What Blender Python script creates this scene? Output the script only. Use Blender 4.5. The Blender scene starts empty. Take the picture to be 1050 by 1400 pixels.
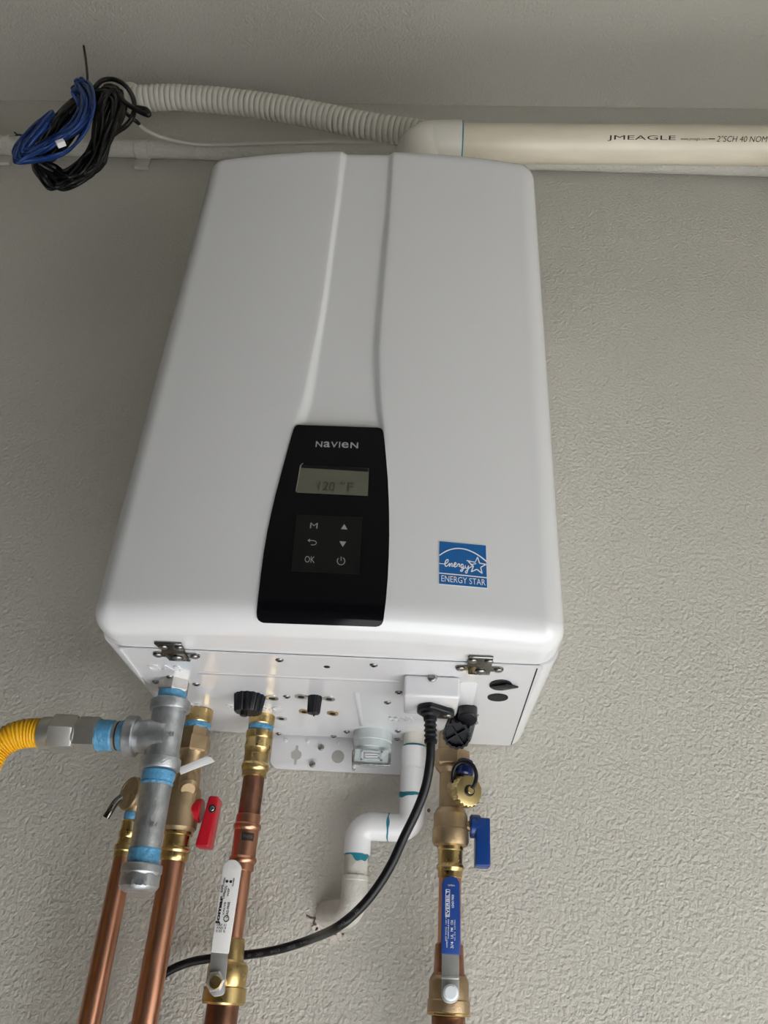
import bpy, bmesh, math, random
import numpy as np
from mathutils import Vector, Matrix

random.seed(7)
SC = bpy.context.scene
COL = SC.collection

# ------------------------------------------------------------------ camera
CP = np.array([0.0849, -0.9941, -0.2699]); YAW, PIT, ROL, FPX = 0.05516, 0.54422, 0.06421, 1086.25
def _basis():
    cy, sy, cp, sp, cr, sr = math.cos(YAW), math.sin(YAW), math.cos(PIT), math.sin(PIT), math.cos(ROL), math.sin(ROL)
    f = np.array([-sy*cp, cy*cp, sp]); r = np.array([cy, sy, 0.]); u = np.cross(r, f)
    return r*cr + u*sr, -r*sr + u*cr, f
CR, CU, CF = _basis()
cam = bpy.data.cameras.new('camera'); camo = bpy.data.objects.new('camera', cam); COL.objects.link(camo)
cam.sensor_fit = 'HORIZONTAL'; cam.sensor_width = 36; cam.lens = 36*FPX/1050; cam.clip_start = 0.02
M = Matrix(((CR[0], CU[0], -CF[0], CP[0]), (CR[1], CU[1], -CF[1], CP[1]), (CR[2], CU[2], -CF[2], CP[2]), (0, 0, 0, 1)))
camo.matrix_world = M
SC.camera = camo

# ------------------------------------------------------------------ light, exposure
SC.view_settings.view_transform = 'Standard'; SC.view_settings.look = 'None'
SC.view_settings.gamma = 1.0; SC.view_settings.use_curve_mapping = False
SC.view_settings.exposure = 0.68
world = bpy.data.worlds.new('sky'); SC.world = world; world.use_nodes = True
wn = world.node_tree
sky = wn.nodes.new('ShaderNodeTexSky'); sky.sky_type = 'NISHITA'; sky.sun_disc = False
sky.sun_elevation = math.radians(38); sky.sun_rotation = math.radians(110)
wn.links.new(sky.outputs[0], wn.nodes['Background'].inputs[0]); wn.nodes['Background'].inputs[1].default_value = 0.07
sun = bpy.data.lights.new('sun', 'SUN'); sun.energy = 26.0; sun.angle = math.radians(0.6); sun.color = (1.0, 1.0, 1.0)
suno = bpy.data.objects.new('sun', sun); COL.objects.link(suno)
SUN_DIR = Vector((-0.90, 0.05, -0.50))
suno.rotation_euler = SUN_DIR.to_track_quat('-Z', 'Y').to_euler(); suno.location = (6, 2, 5)

# ------------------------------------------------------------------ geometry helpers
def ray(px, py): return CF + CR*(px-525)/FPX - CU*(py-700)/FPX
def at(px, py, Y):
    d = ray(px, py); return CP + d*(Y-CP[1])/d[1]
def atz(px, py, Z):
    d = ray(px, py); return CP + d*(Z-CP[2])/d[2]
def proj(P):
    d = np.asarray(P, float)-CP; z = d@CF
    return 525+FPX*(d@CR)/z, 700-FPX*(d@CU)/z
def pxm(P): return FPX/((np.asarray(P, float)-CP)@CF)
V = lambda *a: np.array(a, float)

def mesh_obj(name, verts, faces, mat, parent=None, smooth=30):
    me = bpy.data.meshes.new(name)
    off = V(*parent.get('origin', (0, 0, 0))) if parent else V(0, 0, 0)
    me.from_pydata([tuple(np.asarray(v, float)-off) for v in verts], [], faces)
    bm = bmesh.new(); bm.from_mesh(me)
    bmesh.ops.remove_doubles(bm, verts=bm.verts, dist=1e-6)
    bmesh.ops.recalc_face_normals(bm, faces=bm.faces)
    bm.to_mesh(me); bm.free()
    if smooth:
        me.shade_smooth(); me.set_sharp_from_angle(angle=math.radians(smooth))
    me.materials.append(mat)
    o = bpy.data.objects.new(name, me); COL.objects.link(o)
    if parent:
        o.parent = parent; o['origin'] = list(parent.get('origin', (0, 0, 0)))
    return o
def thing(name, label, cat, loc=(0, 0, 0), group=None):
    o = bpy.data.objects.new(name, None); COL.objects.link(o); o.empty_display_size = .03
    o.location = loc; o['origin'] = [float(c) for c in loc]; o['label'] = label; o['category'] = cat
    if group: o['group'] = group
    return o
def tag(o, label, cat, group=None):
    o['label'] = label; o['category'] = cat
    if group: o['group'] = group
    return o
def struct(o): o['kind'] = 'structure'; return o

def frame(d):
    d = d/np.linalg.norm(d)
    a = V(0, 0, 1) if abs(d[2]) < .9 else V(0, 1, 0)
    x = np.cross(a, d); x /= np.linalg.norm(x); y = np.cross(d, x)
    return x, y, d
def lathe_geo(A, B, pr, seg=36, flute=0, nfl=0, rot=0., cap=True):
    """pr: list of (distance along A->B, radius)"""
    A = np.asarray(A, float); B = np.asarray(B, float); x, y, d = frame(B-A)
    vs, fs = [], []
    for s, r in pr:
        for k in range(seg):
            a = 2*math.pi*k/seg+rot
            rr = r*(1+(flute*(1 if math.cos(nfl*a) > 0 else -1) if nfl else 0))
            vs.append(A+d*s+(x*math.cos(a)+y*math.sin(a))*rr)
    for i in range(len(pr)-1):
        for k in range(seg):
            fs.append((i*seg+k, i*seg+(k+1) % seg, (i+1)*seg+(k+1) % seg, (i+1)*seg+k))
    if cap:
        fs.append(tuple(range(seg))[::-1]); n = len(pr)-1
        fs.append(tuple(n*seg+k for k in range(seg)))
    return vs, fs
def rowprof(A, B, rows, axis=1):
    A = np.asarray(A, float); B = np.asarray(B, float); L = np.linalg.norm(B-A); out = []
    sgn = 1 if proj(B)[axis] > proj(A)[axis] else -1
    for c, hw in rows:
        lo, hi = -3., 4.
        a, b = -1.2, 2.5
        for _ in range(50):
            m = (a+b)/2
            if (proj(A+(B-A)*m)[axis]-c)*sgn < 0: a = m
            else: b = m
        P = A+(B-A)*a
        out.append((a*L, hw/pxm(P)))
    return out
def bev(rows, e=1.2):
    """soften the corners of a stepped profile"""
    out = []
    for i, (c, h) in enumerate(rows):
        out.append((c, h))
    return out
def turned(name, A, B, rows, mat, parent, axis=1, seg=36, tail=0, **k):
    pr = rowprof(A, B, rows, axis)
    if tail: pr.append((tail, pr[-1][1]))      # vertical pipe carried on down to the floor
    v, f = lathe_geo(A, B, pr, seg, **k)
    return mesh_obj(name, v, f, mat, parent)
def cyl(name, A, B, r, mat, parent, seg=28, r2=None, ch=0.12, **k):
    L = np.linalg.norm(np.asarray(B, float)-np.asarray(A, float)); r2 = r2 or r; c = min(r*ch, L*.3)
    v, f = lathe_geo(A, B, [(0, r-c), (c, r), (L-c, r2), (L, r2-c)], seg, **k)
    return mesh_obj(name, v, f, mat, parent)
def spline(P, n=12, closed=False):
    P = [np.asarray(p, float) for p in P]; out = []
    N = len(P)
    for i in range(N if closed else N-1):
        if closed: p0, p1, p2, p3 = P[(i-1) % N], P[i], P[(i+1) % N], P[(i+2) % N]
        else: p0, p1, p2, p3 = P[max(i-1, 0)], P[i], P[i+1], P[min(i+2, N-1)]
        for k in range(n):
            t = k/n
            out.append(.5*((2*p1)+(-p0+p2)*t+(2*p0-5*p1+4*p2-p3)*t*t+(-p0+3*p1-3*p2+p3)*t**3))
    if not closed: out.append(P[-1])
    return out
def tube_geo(P, r, seg=10, closed=False):
    P = [np.asarray(p, float) for p in P]; N = len(P); vs, fs = [], []
    T = []
    for i in range(N):
        if closed: t = P[(i+1) % N]-P[i-1]
        else: t = P[min(i+1, N-1)]-P[max(i-1, 0)]
        T.append(t/np.linalg.norm(t))
    x, y, _ = frame(T[0])
    for i in range(N):
        x = x-T[i]*(x@T[i]); x /= np.linalg.norm(x); y = np.cross(T[i], x)
        rr = r[i] if hasattr(r, '__len__') else r
        for k in range(seg):
            a = 2*math.pi*k/seg
            vs.append(P[i]+(x*math.cos(a)+y*math.sin(a))*rr)
    for i in range(N if closed else N-1):
        j = (i+1) % N
        for k in range(seg):
            fs.append((i*seg+k, i*seg+(k+1) % seg, j*seg+(k+1) % seg, j*seg+k))
    if not closed:
        fs.append(tuple(range(seg))[::-1]); fs.append(tuple((N-1)*seg+k for k in range(seg)))
    return vs, fs
def tube(name, P, r, mat, parent=None, seg=12, closed=False, smooth=60):
    v, f = tube_geo(P, r, seg, closed); return mesh_obj(name, v, f, mat, parent, smooth)
def merge(geos):
    vs, fs = [], []
    for v, f in geos:
        n = len(vs); vs += list(v); fs += [tuple(i+n for i in q) for q in f]
    return vs, fs
def box_geo(c, ax, ay, az, hx, hy, hz):
    c = np.asarray(c, float); vs = []
    for sx in (-1, 1):
        for sy in (-1, 1):
            for sz in (-1, 1): vs.append(c+ax*hx*sx+ay*hy*sy+az*hz*sz)
    return vs, [(0, 1, 3, 2), (4, 6, 7, 5), (0, 4, 5, 1), (2, 3, 7, 6), (0, 2, 6, 4), (1, 5, 7, 3)]
X, Y, Z = V(1, 0, 0), V(0, 1, 0), V(0, 0, 1)
def bevel_obj(o, w, seg=3):
    bm = bmesh.new(); bm.from_mesh(o.data)
    es = [e for e in bm.edges if len(e.link_faces) == 2 and e.calc_face_angle(0) > .5]
    bmesh.ops.bevel(bm, geom=es, offset=w, segments=seg, profile=.5, affect='EDGES', clamp_overlap=True)
    bm.to_mesh(o.data); bm.free(); o.data.shade_smooth(); o.data.set_sharp_from_angle(angle=math.radians(38)); return o
def box(name, x0, x1, y0, y1, z0, z1, mat, parent=None, bw=0):
    v, f = box_geo(((x0+x1)/2, (y0+y1)/2, (z0+z1)/2), X, Y, Z, (x1-x0)/2, (y1-y0)/2, (z1-z0)/2)
    o = mesh_obj(name, v, f, mat, parent, smooth=0 if not bw else 38)
    if bw: bevel_obj(o, bw)
    return o
def prism_geo(pts, n, th):
    """closed outline pts (3D), extruded along n by th"""
    n = np.asarray(n, float); n = n/np.linalg.norm(n); N = len(pts)
    vs = [np.asarray(p, float) for p in pts]+[np.asarray(p, float)+n*th for p in pts]
    fs = [tuple(range(N)), tuple(range(N, 2*N))[::-1]]+[(i, (i+1) % N, N+(i+1) % N, N+i) for i in range(N)]
    return vs, fs
def prism(name, pts, n, th, mat, parent=None, bw=0):
    v, f = prism_geo(pts, n, th); o = mesh_obj(name, v, f, mat, parent, 38)
    if bw: bevel_obj(o, bw, 2)
    return o
def rr(x0, x1, z0, z1, r, n=6):
    out = []
    for cx, cz, a0 in ((x1-r, z1-r, 0), (x0+r, z1-r, 90), (x0+r, z0+r, 180), (x1-r, z0+r, 270)):
        for k in range(n+1):
            a = math.radians(a0+90*k/n); out.append((cx+r*math.cos(a), cz+r*math.sin(a)))
    return out

_txt = {}
def text_geo(s, ext=0.0, bold=0.0):
    if (s, ext, bold) in _txt: return _txt[(s, ext, bold)]
    c = bpy.data.curves.new('lettering', 'FONT'); c.body = s; c.size = 1; c.resolution_u = 3; c.extrude = ext; c.offset = bold
    o = bpy.data.objects.new('lettering', c); COL.objects.link(o)
    bpy.context.view_layer.update()
    me = bpy.data.meshes.new_from_object(o.evaluated_get(bpy.context.evaluated_depsgraph_get()))
    vs = np.array([v.co[:] for v in me.vertices]); fs = [tuple(p.vertices) for p in me.polygons]
    bpy.data.objects.remove(o); bpy.data.curves.remove(c); bpy.data.meshes.remove(me)
    lo, hi = vs[:, :2].min(0), vs[:, :2].max(0)
    vs[:, :2] = (vs[:, :2]-lo)/(hi-lo)
    _txt[(s, ext, bold)] = (vs, fs); return vs, fs
def text_map(name, s, fn, mat, parent, shear=0, ext=0.0, bold=0.0):
    """fn(u,v,w) -> 3D, u right 0..1, v up 0..1"""
    vs, fs = text_geo(s, ext, bold)
    return mesh_obj(name, [fn(p[0]+shear*(p[1]-.5), p[1], p[2]) for p in vs], fs, mat, parent, 0)
def planar(O, ux, uy, n, w, h, lift=0):
    O, ux, uy, n = [np.asarray(a, float) for a in (O, ux, uy, n)]
    ux = ux/np.linalg.norm(ux); uy = uy/np.linalg.norm(uy); n = n/np.linalg.norm(n)
    return lambda u, v, q: O+ux*(u-.5)*w+uy*(v-.5)*h+n*(lift+q)

# ------------------------------------------------------------------ materials
def mat(name, col, rough=.5, metal=0., bump=0., bscale=200., var=0., vscale=30., vcol=None, coat=0., trans=0., rvar=0., stretch=None, spec=.5, bdist=.001):
    m = bpy.data.materials.new(name); m.use_nodes = True; nt = m.node_tree; b = nt.nodes['Principled BSDF']
    b.inputs['Base Color'].default_value = (*col, 1); b.inputs['Roughness'].default_value = rough
    b.inputs['Metallic'].default_value = metal; b.inputs['Coat Weight'].default_value = coat; b.inputs['Coat Roughness'].default_value = .06
    b.inputs['Transmission Weight'].default_value = trans; b.inputs['Specular IOR Level'].default_value = spec
    tc = nt.nodes.new('ShaderNodeTexCoord'); src = tc.outputs['Object']
    if stretch:
        mp = nt.nodes.new('ShaderNodeMapping'); mp.inputs['Scale'].default_value = stretch
        nt.links.new(src, mp.inputs[0]); src = mp.outputs[0]
    def noise(sc, det=4):
        n = nt.nodes.new('ShaderNodeTexNoise'); n.inputs['Scale'].default_value = sc; n.inputs['Detail'].default_value = det
        nt.links.new(src, n.inputs['Vector']); return n
    if var or vcol:
        n = noise(vscale); r = nt.nodes.new('ShaderNodeValToRGB')
        c2 = vcol or tuple(c*(1-var) for c in col)
        r.color_ramp.elements[0].position = .38; r.color_ramp.elements[0].color = (*c2, 1)
        r.color_ramp.elements[1].position = .62; r.color_ramp.elements[1].color = (*col, 1)
        nt.links.new(n.outputs[0], r.inputs[0]); nt.links.new(r.outputs[0], b.inputs['Base Color'])
    if rvar:
        n = noise(vscale*2.3); mr = nt.nodes.new('ShaderNodeMapRange')
        mr.inputs['To Min'].default_value = max(0, rough-rvar); mr.inputs['To Max'].default_value = min(1, rough+rvar)
        nt.links.new(n.outputs[0], mr.inputs[0]); nt.links.new(mr.outputs[0], b.inputs['Roughness'])
    if bump:
        n = noise(bscale, 3); bp = nt.nodes.new('ShaderNodeBump'); bp.inputs['Strength'].default_value = bump; bp.inputs['Distance'].default_value = bdist
        nt.links.new(n.outputs[0], bp.inputs['Height']); nt.links.new(bp.outputs[0], b.inputs['Normal'])
    return m
def plaster(name, col, strength, dist):
    m = mat(name, col, .62, spec=.35); nt = m.node_tree; b = nt.nodes['Principled BSDF']
    tc = nt.nodes.new('ShaderNodeTexCoord')
    n1 = nt.nodes.new('ShaderNodeTexNoise'); n1.inputs['Scale'].default_value = 205; n1.inputs['Detail'].default_value = 2; n1.inputs['Distortion'].default_value = .2
    n2 = nt.nodes.new('ShaderNodeTexNoise'); n2.inputs['Scale'].default_value = 9; n2.inputs['Detail'].default_value = 3
    n3 = nt.nodes.new('ShaderNodeTexNoise'); n3.inputs['Scale'].default_value = 2.6; n3.inputs['Detail'].default_value = 2
    for n in (n1, n2, n3): nt.links.new(tc.outputs['Object'], n.inputs['Vector'])
    r = nt.nodes.new('ShaderNodeValToRGB'); r.color_ramp.elements[0].position = .34; r.color_ramp.elements[1].position = .70
    nt.links.new(n1.outputs[0], r.inputs[0])
    # texture fades in and out where the plaster was worked smoother
    r3 = nt.nodes.new('ShaderNodeMapRange'); r3.inputs['From Min'].default_value = .35; r3.inputs['From Max'].default_value = .65
    r3.inputs['To Min'].default_value = .55; r3.inputs['To Max'].default_value = 1.0
    nt.links.new(n3.outputs[0], r3.inputs[0])
    mu = nt.nodes.new('ShaderNodeMath'); mu.operation = 'MULTIPLY'
    nt.links.new(r.outputs[0], mu.inputs[0]); nt.links.new(r3.outputs[0], mu.inputs[1])
    ad = nt.nodes.new('ShaderNodeMath'); ad.operation = 'ADD'
    nt.links.new(mu.outputs[0], ad.inputs[0]); nt.links.new(n2.outputs[0], ad.inputs[1])
    bp = nt.nodes.new('ShaderNodeBump'); bp.inputs['Strength'].default_value = strength; bp.inputs['Distance'].default_value = dist
    nt.links.new(ad.outputs[0], bp.inputs['Height']); nt.links.new(bp.outputs[0], b.inputs['Normal'])
    return m
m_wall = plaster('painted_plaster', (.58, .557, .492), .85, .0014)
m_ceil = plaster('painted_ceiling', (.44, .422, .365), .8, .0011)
m_floor = mat('concrete', (.64, .65, .67), .8, bump=.3, bscale=60, var=.12, vscale=3)
m_board = mat('raw_board', (.15, .14, .12), .9, var=.2, vscale=3)
m_enamel = mat('white_enamel', (.72, .72, .72), .30, coat=.55, spec=.5)
m_plate = mat('white_sheet_metal', (.70, .70, .71), .22, coat=.8)
m_brk = mat('white_bracket_paint', (.78, .78, .79), .4)
m_black = mat('gloss_black', (.003, .003, .004), .10, spec=.18)
m_key = mat('satin_black', (.005, .0055, .0055), .40, spec=.3)
m_print = mat('grey_print', (.33, .33, .32), .5)
m_white = mat('white_print', (.80, .84, .88), .5)
m_lcd = mat('lcd_glass', (.115, .115, .085), .25, spec=.4)
m_seg = mat('lcd_segment', (.035, .036, .028), .5)
m_chrome = mat('bright_trim', (.6, .6, .58), .2, metal=1)
m_blue = mat('blue_sticker', (.008, .12, .36), .4)
m_steel = mat('screw_steel', (.36, .355, .34), .32, metal=1, var=.3, vscale=300)
m_latch = mat('dark_nickel', (.20, .195, .18), .2, metal=1, bump=.2, bscale=300)
m_galv = mat('galvanised_iron', (.50, .52, .53), .40, metal=.85, bump=.35, bscale=500, var=.25, vscale=90, rvar=.12)
m_nut = mat('zinc_nut', (.47, .46, .44), .38, metal=.9, var=.12, vscale=90, rvar=.08)
m_nickel = mat('dull_nickel', (.55, .54, .50), .34, metal=.85, var=.08, vscale=60, rvar=.06)
m_seal = mat('blue_sealant', (.10, .33, .55), .35, bump=.8, bscale=230, var=.25, vscale=120, bdist=.002)
m_yellow = mat('yellow_jacket', (.80, .44, .015), .38)
m_copper = mat('copper', (.66, .335, .215), .33, metal=1, var=.15, vscale=40, rvar=.1, stretch=(1, 1, .35))
m_copper2 = mat('tarnished_copper', (.40, .20, .135), .36, metal=1, var=.35, vscale=50, rvar=.12)
m_brass = mat('bright_brass', (.66, .49, .22), .30, metal=1, var=.12, vscale=60, rvar=.1, bump=.04, bscale=300)
m_bronze = mat('cast_bronze', (.46, .34, .20), .42, metal=.85, bump=.3, bscale=600, var=.14, vscale=70, rvar=.1)
m_cap = mat('turned_brass', (.62, .50, .24), .30, metal=1)
m_red = mat('red_plastic', (.46, .006, .018), .30)
m_bluep = mat('blue_plastic', (.006, .045, .22), .32)
m_bluev = mat('blue_vinyl', (.010, .055, .27), .42)
m_navy = mat('dark_blue_gloss', (.006, .014, .075), .12)
m_vinyl = mat('white_vinyl', (.76, .75, .73), .38, bump=.1, bscale=200)
m_ink = mat('black_ink', (.012, .012, .012), .6)
m_lever = mat('zinc_lever', (.62, .62, .61), .36, metal=.7, var=.12, vscale=60, rvar=.1)
m_rub = mat('black_plastic', (.005, .0055, .008), .38, spec=.4)
m_cord = mat('black_cord', (.005, .0055, .007), .40, spec=.4)
m_legend = mat('faint_legend', (.12, .12, .12), .6)
m_pvc = mat('white_pvc', (.76, .76, .755), .25)
m_pvcp = mat('painted_pvc', (.58, .56, .50), .5, bump=.9, bscale=150, bdist=.002, var=.1, vscale=60)
m_pvcd = mat('cream_pvc', (.70, .635, .50), .38, vcol=(.60, .54, .42), vscale=22, stretch=(.22, 1, 1))
m_pvcw = mat('offwhite_pvc', (.72, .69, .61), .35)
m_teal = mat('teal_primer', (.01, .19, .25), .45)
m_trap = mat('milky_plastic', (.66, .72, .72), .22, trans=.2)
m_flex = mat('grey_flex_conduit', (.60, .58, .50), .45)
m_wireb = mat('black_cable', (.004, .004, .0035), .45)
m_wirec = mat('blue_cable', (.008, .04, .18), .45)
m_wirew = mat('white_cable', (.58, .56, .49), .5)
m_tagm = mat('white_label', (.80, .80, .80), .5)
m_hole = mat('dark_hole', (.006, .006, .006), .8)
m_chip = mat('broken_plaster', (.72, .66, .58), .8, bump=.8, bscale=300)
m_crack = mat('crack_shadow', (.16, .10, .075), .9)

# ------------------------------------------------------------------ room shell
FL, CE = -1.70, 1.345
XL, XR, YF = -2.6, 1.9, -6.0
w = struct(box('wall_back', XL-.1, XR+.1, 0, .12, FL-.1, CE+.1, m_wall))
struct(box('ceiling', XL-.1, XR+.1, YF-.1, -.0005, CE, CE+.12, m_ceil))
struct(box('floor', XL-.1, XR+.1, YF-.1, -.0005, FL-.12, FL, m_floor))
struct(box('wall_left', XL-.12, XL, YF, -.0005, FL, CE, m_board))
struct(box('wall_front', XL, XR, YF-.12, YF, FL, CE, m_board))
OY0, OY1, OZ, OB = -2.5, -.5, -.5, -1.66
g = [box_geo((XR+.06, (YF+OY0)/2, (FL+CE)/2), X, Y, Z, .06, (OY0-YF)/2, (CE-FL)/2),
     box_geo((XR+.06, OY1/2, (FL+CE)/2), X, Y, Z, .06, -OY1/2-.0005, (CE-FL)/2),
     box_geo((XR+.06, (OY0+OY1)/2, (OZ+CE)/2), X, Y, Z, .06, (OY1-OY0)/2, (CE-OZ)/2),
     box_geo((XR+.06, (OY0+OY1)/2, (OB+FL)/2), X, Y, Z, .06, (OY1-OY0)/2, (OB-FL)/2)]
struct(mesh_obj('wall_right', *merge(g), m_wall, None, 0))
struct(box('driveway', XR+.121, XR+14, -14, 8, FL-.14, FL-.02, mat('driveway_concrete', (.55, .54, .52), .85, bump=.3, bscale=40, var=.1, vscale=2)))  # unseen driveway slab, added to bounce sunlight in through the opening

struct(mesh_obj('opening_frame', *merge([box_geo((XR+.03, (OY0+OY1)/2, OB+.015), X, Y, Z, .03, (OY1-OY0)/2, .015), box_geo((XR+.03, (OY0+OY1)/2, OZ-.015), X, Y, Z, .03, (OY1-OY0)/2, .015),
    box_geo((XR+.03, OY0+.015, (OZ+OB)/2), X, Y, Z, .03, .015, (OZ-OB)/2-.03), box_geo((XR+.03, OY1-.015, (OZ+OB)/2), X, Y, Z, .03, .015, (OZ-OB)/2-.03)]), m_pvc, None, 0))  # frame of the unseen low opening, sized to shape the incoming light

# ------------------------------------------------------------------ water heater
W, HT, D0, BOW, RC = .22, .696, .327, .019, .026
SEAM = -.2815
ZB = .001
H = thing('water_heater', 'white tankless water heater with black control panel hung on textured wall', 'water heater', (0, -.15, 0))

CHL = [at(a, b, -.343) for a, b in ((467, 193), (459, 270), (449, 345), (441, 405), (432, 456), (422, 504), (413, 545), (402, 579), (390, 640))]
CHLi = [at(a, b, -.343) for a, b in ((477, 193), (467, 270), (457, 345), (449, 410), (441, 460), (434, 510), (428, 548), (420, 579), (410, 640))]
CHR = [at(a, b, -.343) for a, b in ((540, 198), (536, 279), (530, 360), (524, 435), (521, 480), (522, 525), (524, 560), (526, 582), (530, 640))]
CHRi = [at(a, b, -.343) for a, b in ((531, 198), (524, 300), (515, 375), (509, 450), (507, 495), (510, 540), (513, 565), (516, 582), (520, 640))]
def interp(C, z):
    zs = [p[2] for p in C][::-1]; xs = [p[0] for p in C][::-1]
    return float(np.interp(z, zs, xs))
def base_y(x): return -(D0+BOW*(1-abs(x/W)**2.2))
CHD = .0045
def chan(x, z):
    a, b, c, d = interp(CHL, z), interp(CHLi, z), interp(CHRi, z), interp(CHR, z)
    ss = lambda t: (lambda q: q*q*(3-2*q))(min(max(t, 0), 1))
    fade = ss((z-.19)/.02)
    return CHD*fade*ss((x-a)/(b-a))*ss((d-x)/(d-c))
def ysurf(x, z):
    y = base_y(min(max(x, -W), W))
    for e in (z-ZB, HT-z, x+W, W-x):
        if e < 0: return None
        if e < RC: y += RC-math.sqrt(max(RC*RC-(RC-e)**2, 0))
    return y
def hit(px, py):
    d = ray(px, py); lo = None
    for k in range(200):
        yy = -.37+k*.0008; P = CP+d*(yy-CP[1])/d[1]; s = ysurf(P[0], P[2])
        if s is not None and P[1] >= s:
            a, b = yy-.0008, yy
            for _ in range(14):
                m = (a+b)/2; Q = CP+d*(m-CP[1])/d[1]; s = ysurf(Q[0], Q[2])
                if s is not None and Q[1] >= s: b = m
                else: a = m
            return CP+d*(b-CP[1])/d[1]
    return CP+d*(SEAM-.04-CP[1])/d[1]
def nrm(P):
    e = .0005; s0 = ysurf(P[0], P[2]); sx = ysurf(P[0]+e, P[2]); sz = ysurf(P[0], P[2]+e)
    if None in (s0, sx, sz): return V(0, -1, 0)
    n = V((sx-s0)/e, -1, (sz-s0)/e); return n/np.linalg.norm(n)
def hitn(px, py, off):
    P = hit(px, py); return P+nrm(P)*off

def front_cover():
    vs, fs = [], []
    z0, z1 = ZB+RC, HT-RC
    NZ = 150; segs = (34, 7, 26, 7, 34)
    zs = np.linspace(z0, z1, NZ)
    grid = []
    for z in zs:
        br = [-W+RC, interp(CHL, z), interp(CHLi, z), interp(CHRi, z), interp(CHR, z), W-RC]
        row = []
        for i, n in enumerate(segs):
            for k in range(n): row.append(br[i]+(br[i+1]-br[i])*k/n)
        row.append(br[-1]); r2 = []
        for x in row:
            r2.append(len(vs)); vs.append(V(x, base_y(x)+chan(x, z), z))
        grid.append(r2)
    for i in range(NZ-1):
        for j in range(len(grid[0])-1):
            fs.append((grid[i][j], grid[i][j+1], grid[i+1][j+1], grid[i+1][j]))
    # boundary loop with fanned corners
    nx = len(grid[0]); loop = []
    for j in range(nx): loop.append((vs[grid[0][j]], (0, -1)))
    cf = lambda p, a0, a1: [(p, (math.cos(math.radians(a)), math.sin(math.radians(a)))) for a in np.linspace(a0, a1, 9)[1:-1]]
    loop += cf(vs[grid[0][-1]], -90, 0)
    for i in range(NZ): loop.append((vs[grid[i][-1]], (1, 0)))
    loop += cf(vs[grid[-1][-1]], 0, 90)
    for j in range(nx)[::-1]: loop.append((vs[grid[-1][j]], (0, 1)))
    loop += cf(vs[grid[-1][0]], 90, 180)
    for i in range(NZ)[::-1]: loop.append((vs[grid[i][0]], (-1, 0)))
    loop += cf(vs[grid[0][0]], 180, 270)
    N = len(loop); prev = None
    K = 9
    rings = [(math.sin(math.pi/2*k/K), 1-math.cos(math.pi/2*k/K), 0) for k in range(K+1)]+[(1, None, 0), (.90, None, 0), (.90, None, .01)]
    for s, dy, ex in rings:
        cur = []
        for p, n in loop:
            y = p[1]+RC*dy if dy is not None else SEAM+ex
            cur.append(len(vs)); vs.append(V(p[0]+n[0]*RC*s, y, p[2]+n[1]*RC*s))
        if prev:
            for k in range(N): fs.append((prev[k], prev[(k+1) % N], cur[(k+1) % N], cur[k]))
        prev = cur
    return mesh_obj('front_cover', vs, fs, m_enamel, H, 50)
front_cover()
# rear casing
ol = rr(-W+.0012, W-.0012, ZB+.0006, HT-.001, .016, 8)
prism('casing', [V(a, SEAM+.0006, b) for a, b in ol], Y, -SEAM-.0006-.004, m_enamel, H)
# bottom plate of the casing
bp_ = prism('bottom_plate', [V(a, b, -.0012) for a, b in rr(-.2005, .2035, SEAM+.0002, -.008, .003, 3)], Z, .0016, m_plate, H)
# shallow pressed step and embossed pads on the bottom plate
def pad(x0, x1, y0, y1, h, r=.004, name='embossed_pad'):
    o = prism(name, [V(a, b, -.0012) for a, b in rr(x0, x1, y0, y1, min(r, (x1-x0)*.45, (y1-y0)*.45), 5)], -Z, h, m_plate, H, bw=h*.45); return o
A0 = atz(270, 918, 0); A1 = atz(552, 934, 0)
pad(A0[0], A1[0]-.004, A0[1]-.004, A0[1]+.0035, .0005)
a = atz(484, 945, 0); b = atz(498, 991, 0); pad(a[0], b[0], a[1], b[1], .0006)
a = atz(628, 930, 0); b = atz(644, 972, 0); pad(a[0], b[0], a[1], b[1], .0007)
# gaps along the bottom plate sides
a, b = V(.1985, SEAM+.004, 0), V(.2045, -.012, 0)
g = prism_geo([V(a[0]-.0007, a[1], -.0014), V(a[0]+.0007, a[1], -.0014), V(b[0]+.0005, min(b[1], -.006), -.0014), V(b[0]-.0005, min(b[1], -.006), -.0014)], Z, .0006)
mesh_obj('side_gap', *g, m_hole, H, 0)
a, b = atz(164, 884, 0), atz(199, 932, 0)
mesh_obj('side_ridge', *prism_geo([V(a[0]-.0009, a[1], -.0010), V(a[0]+.0009, a[1], -.0010), V(b[0]+.0009, b[1], -.0010), V(b[0]-.0009, b[1], -.0010)], -Z, .0016), m_plate, H, 0)

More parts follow.
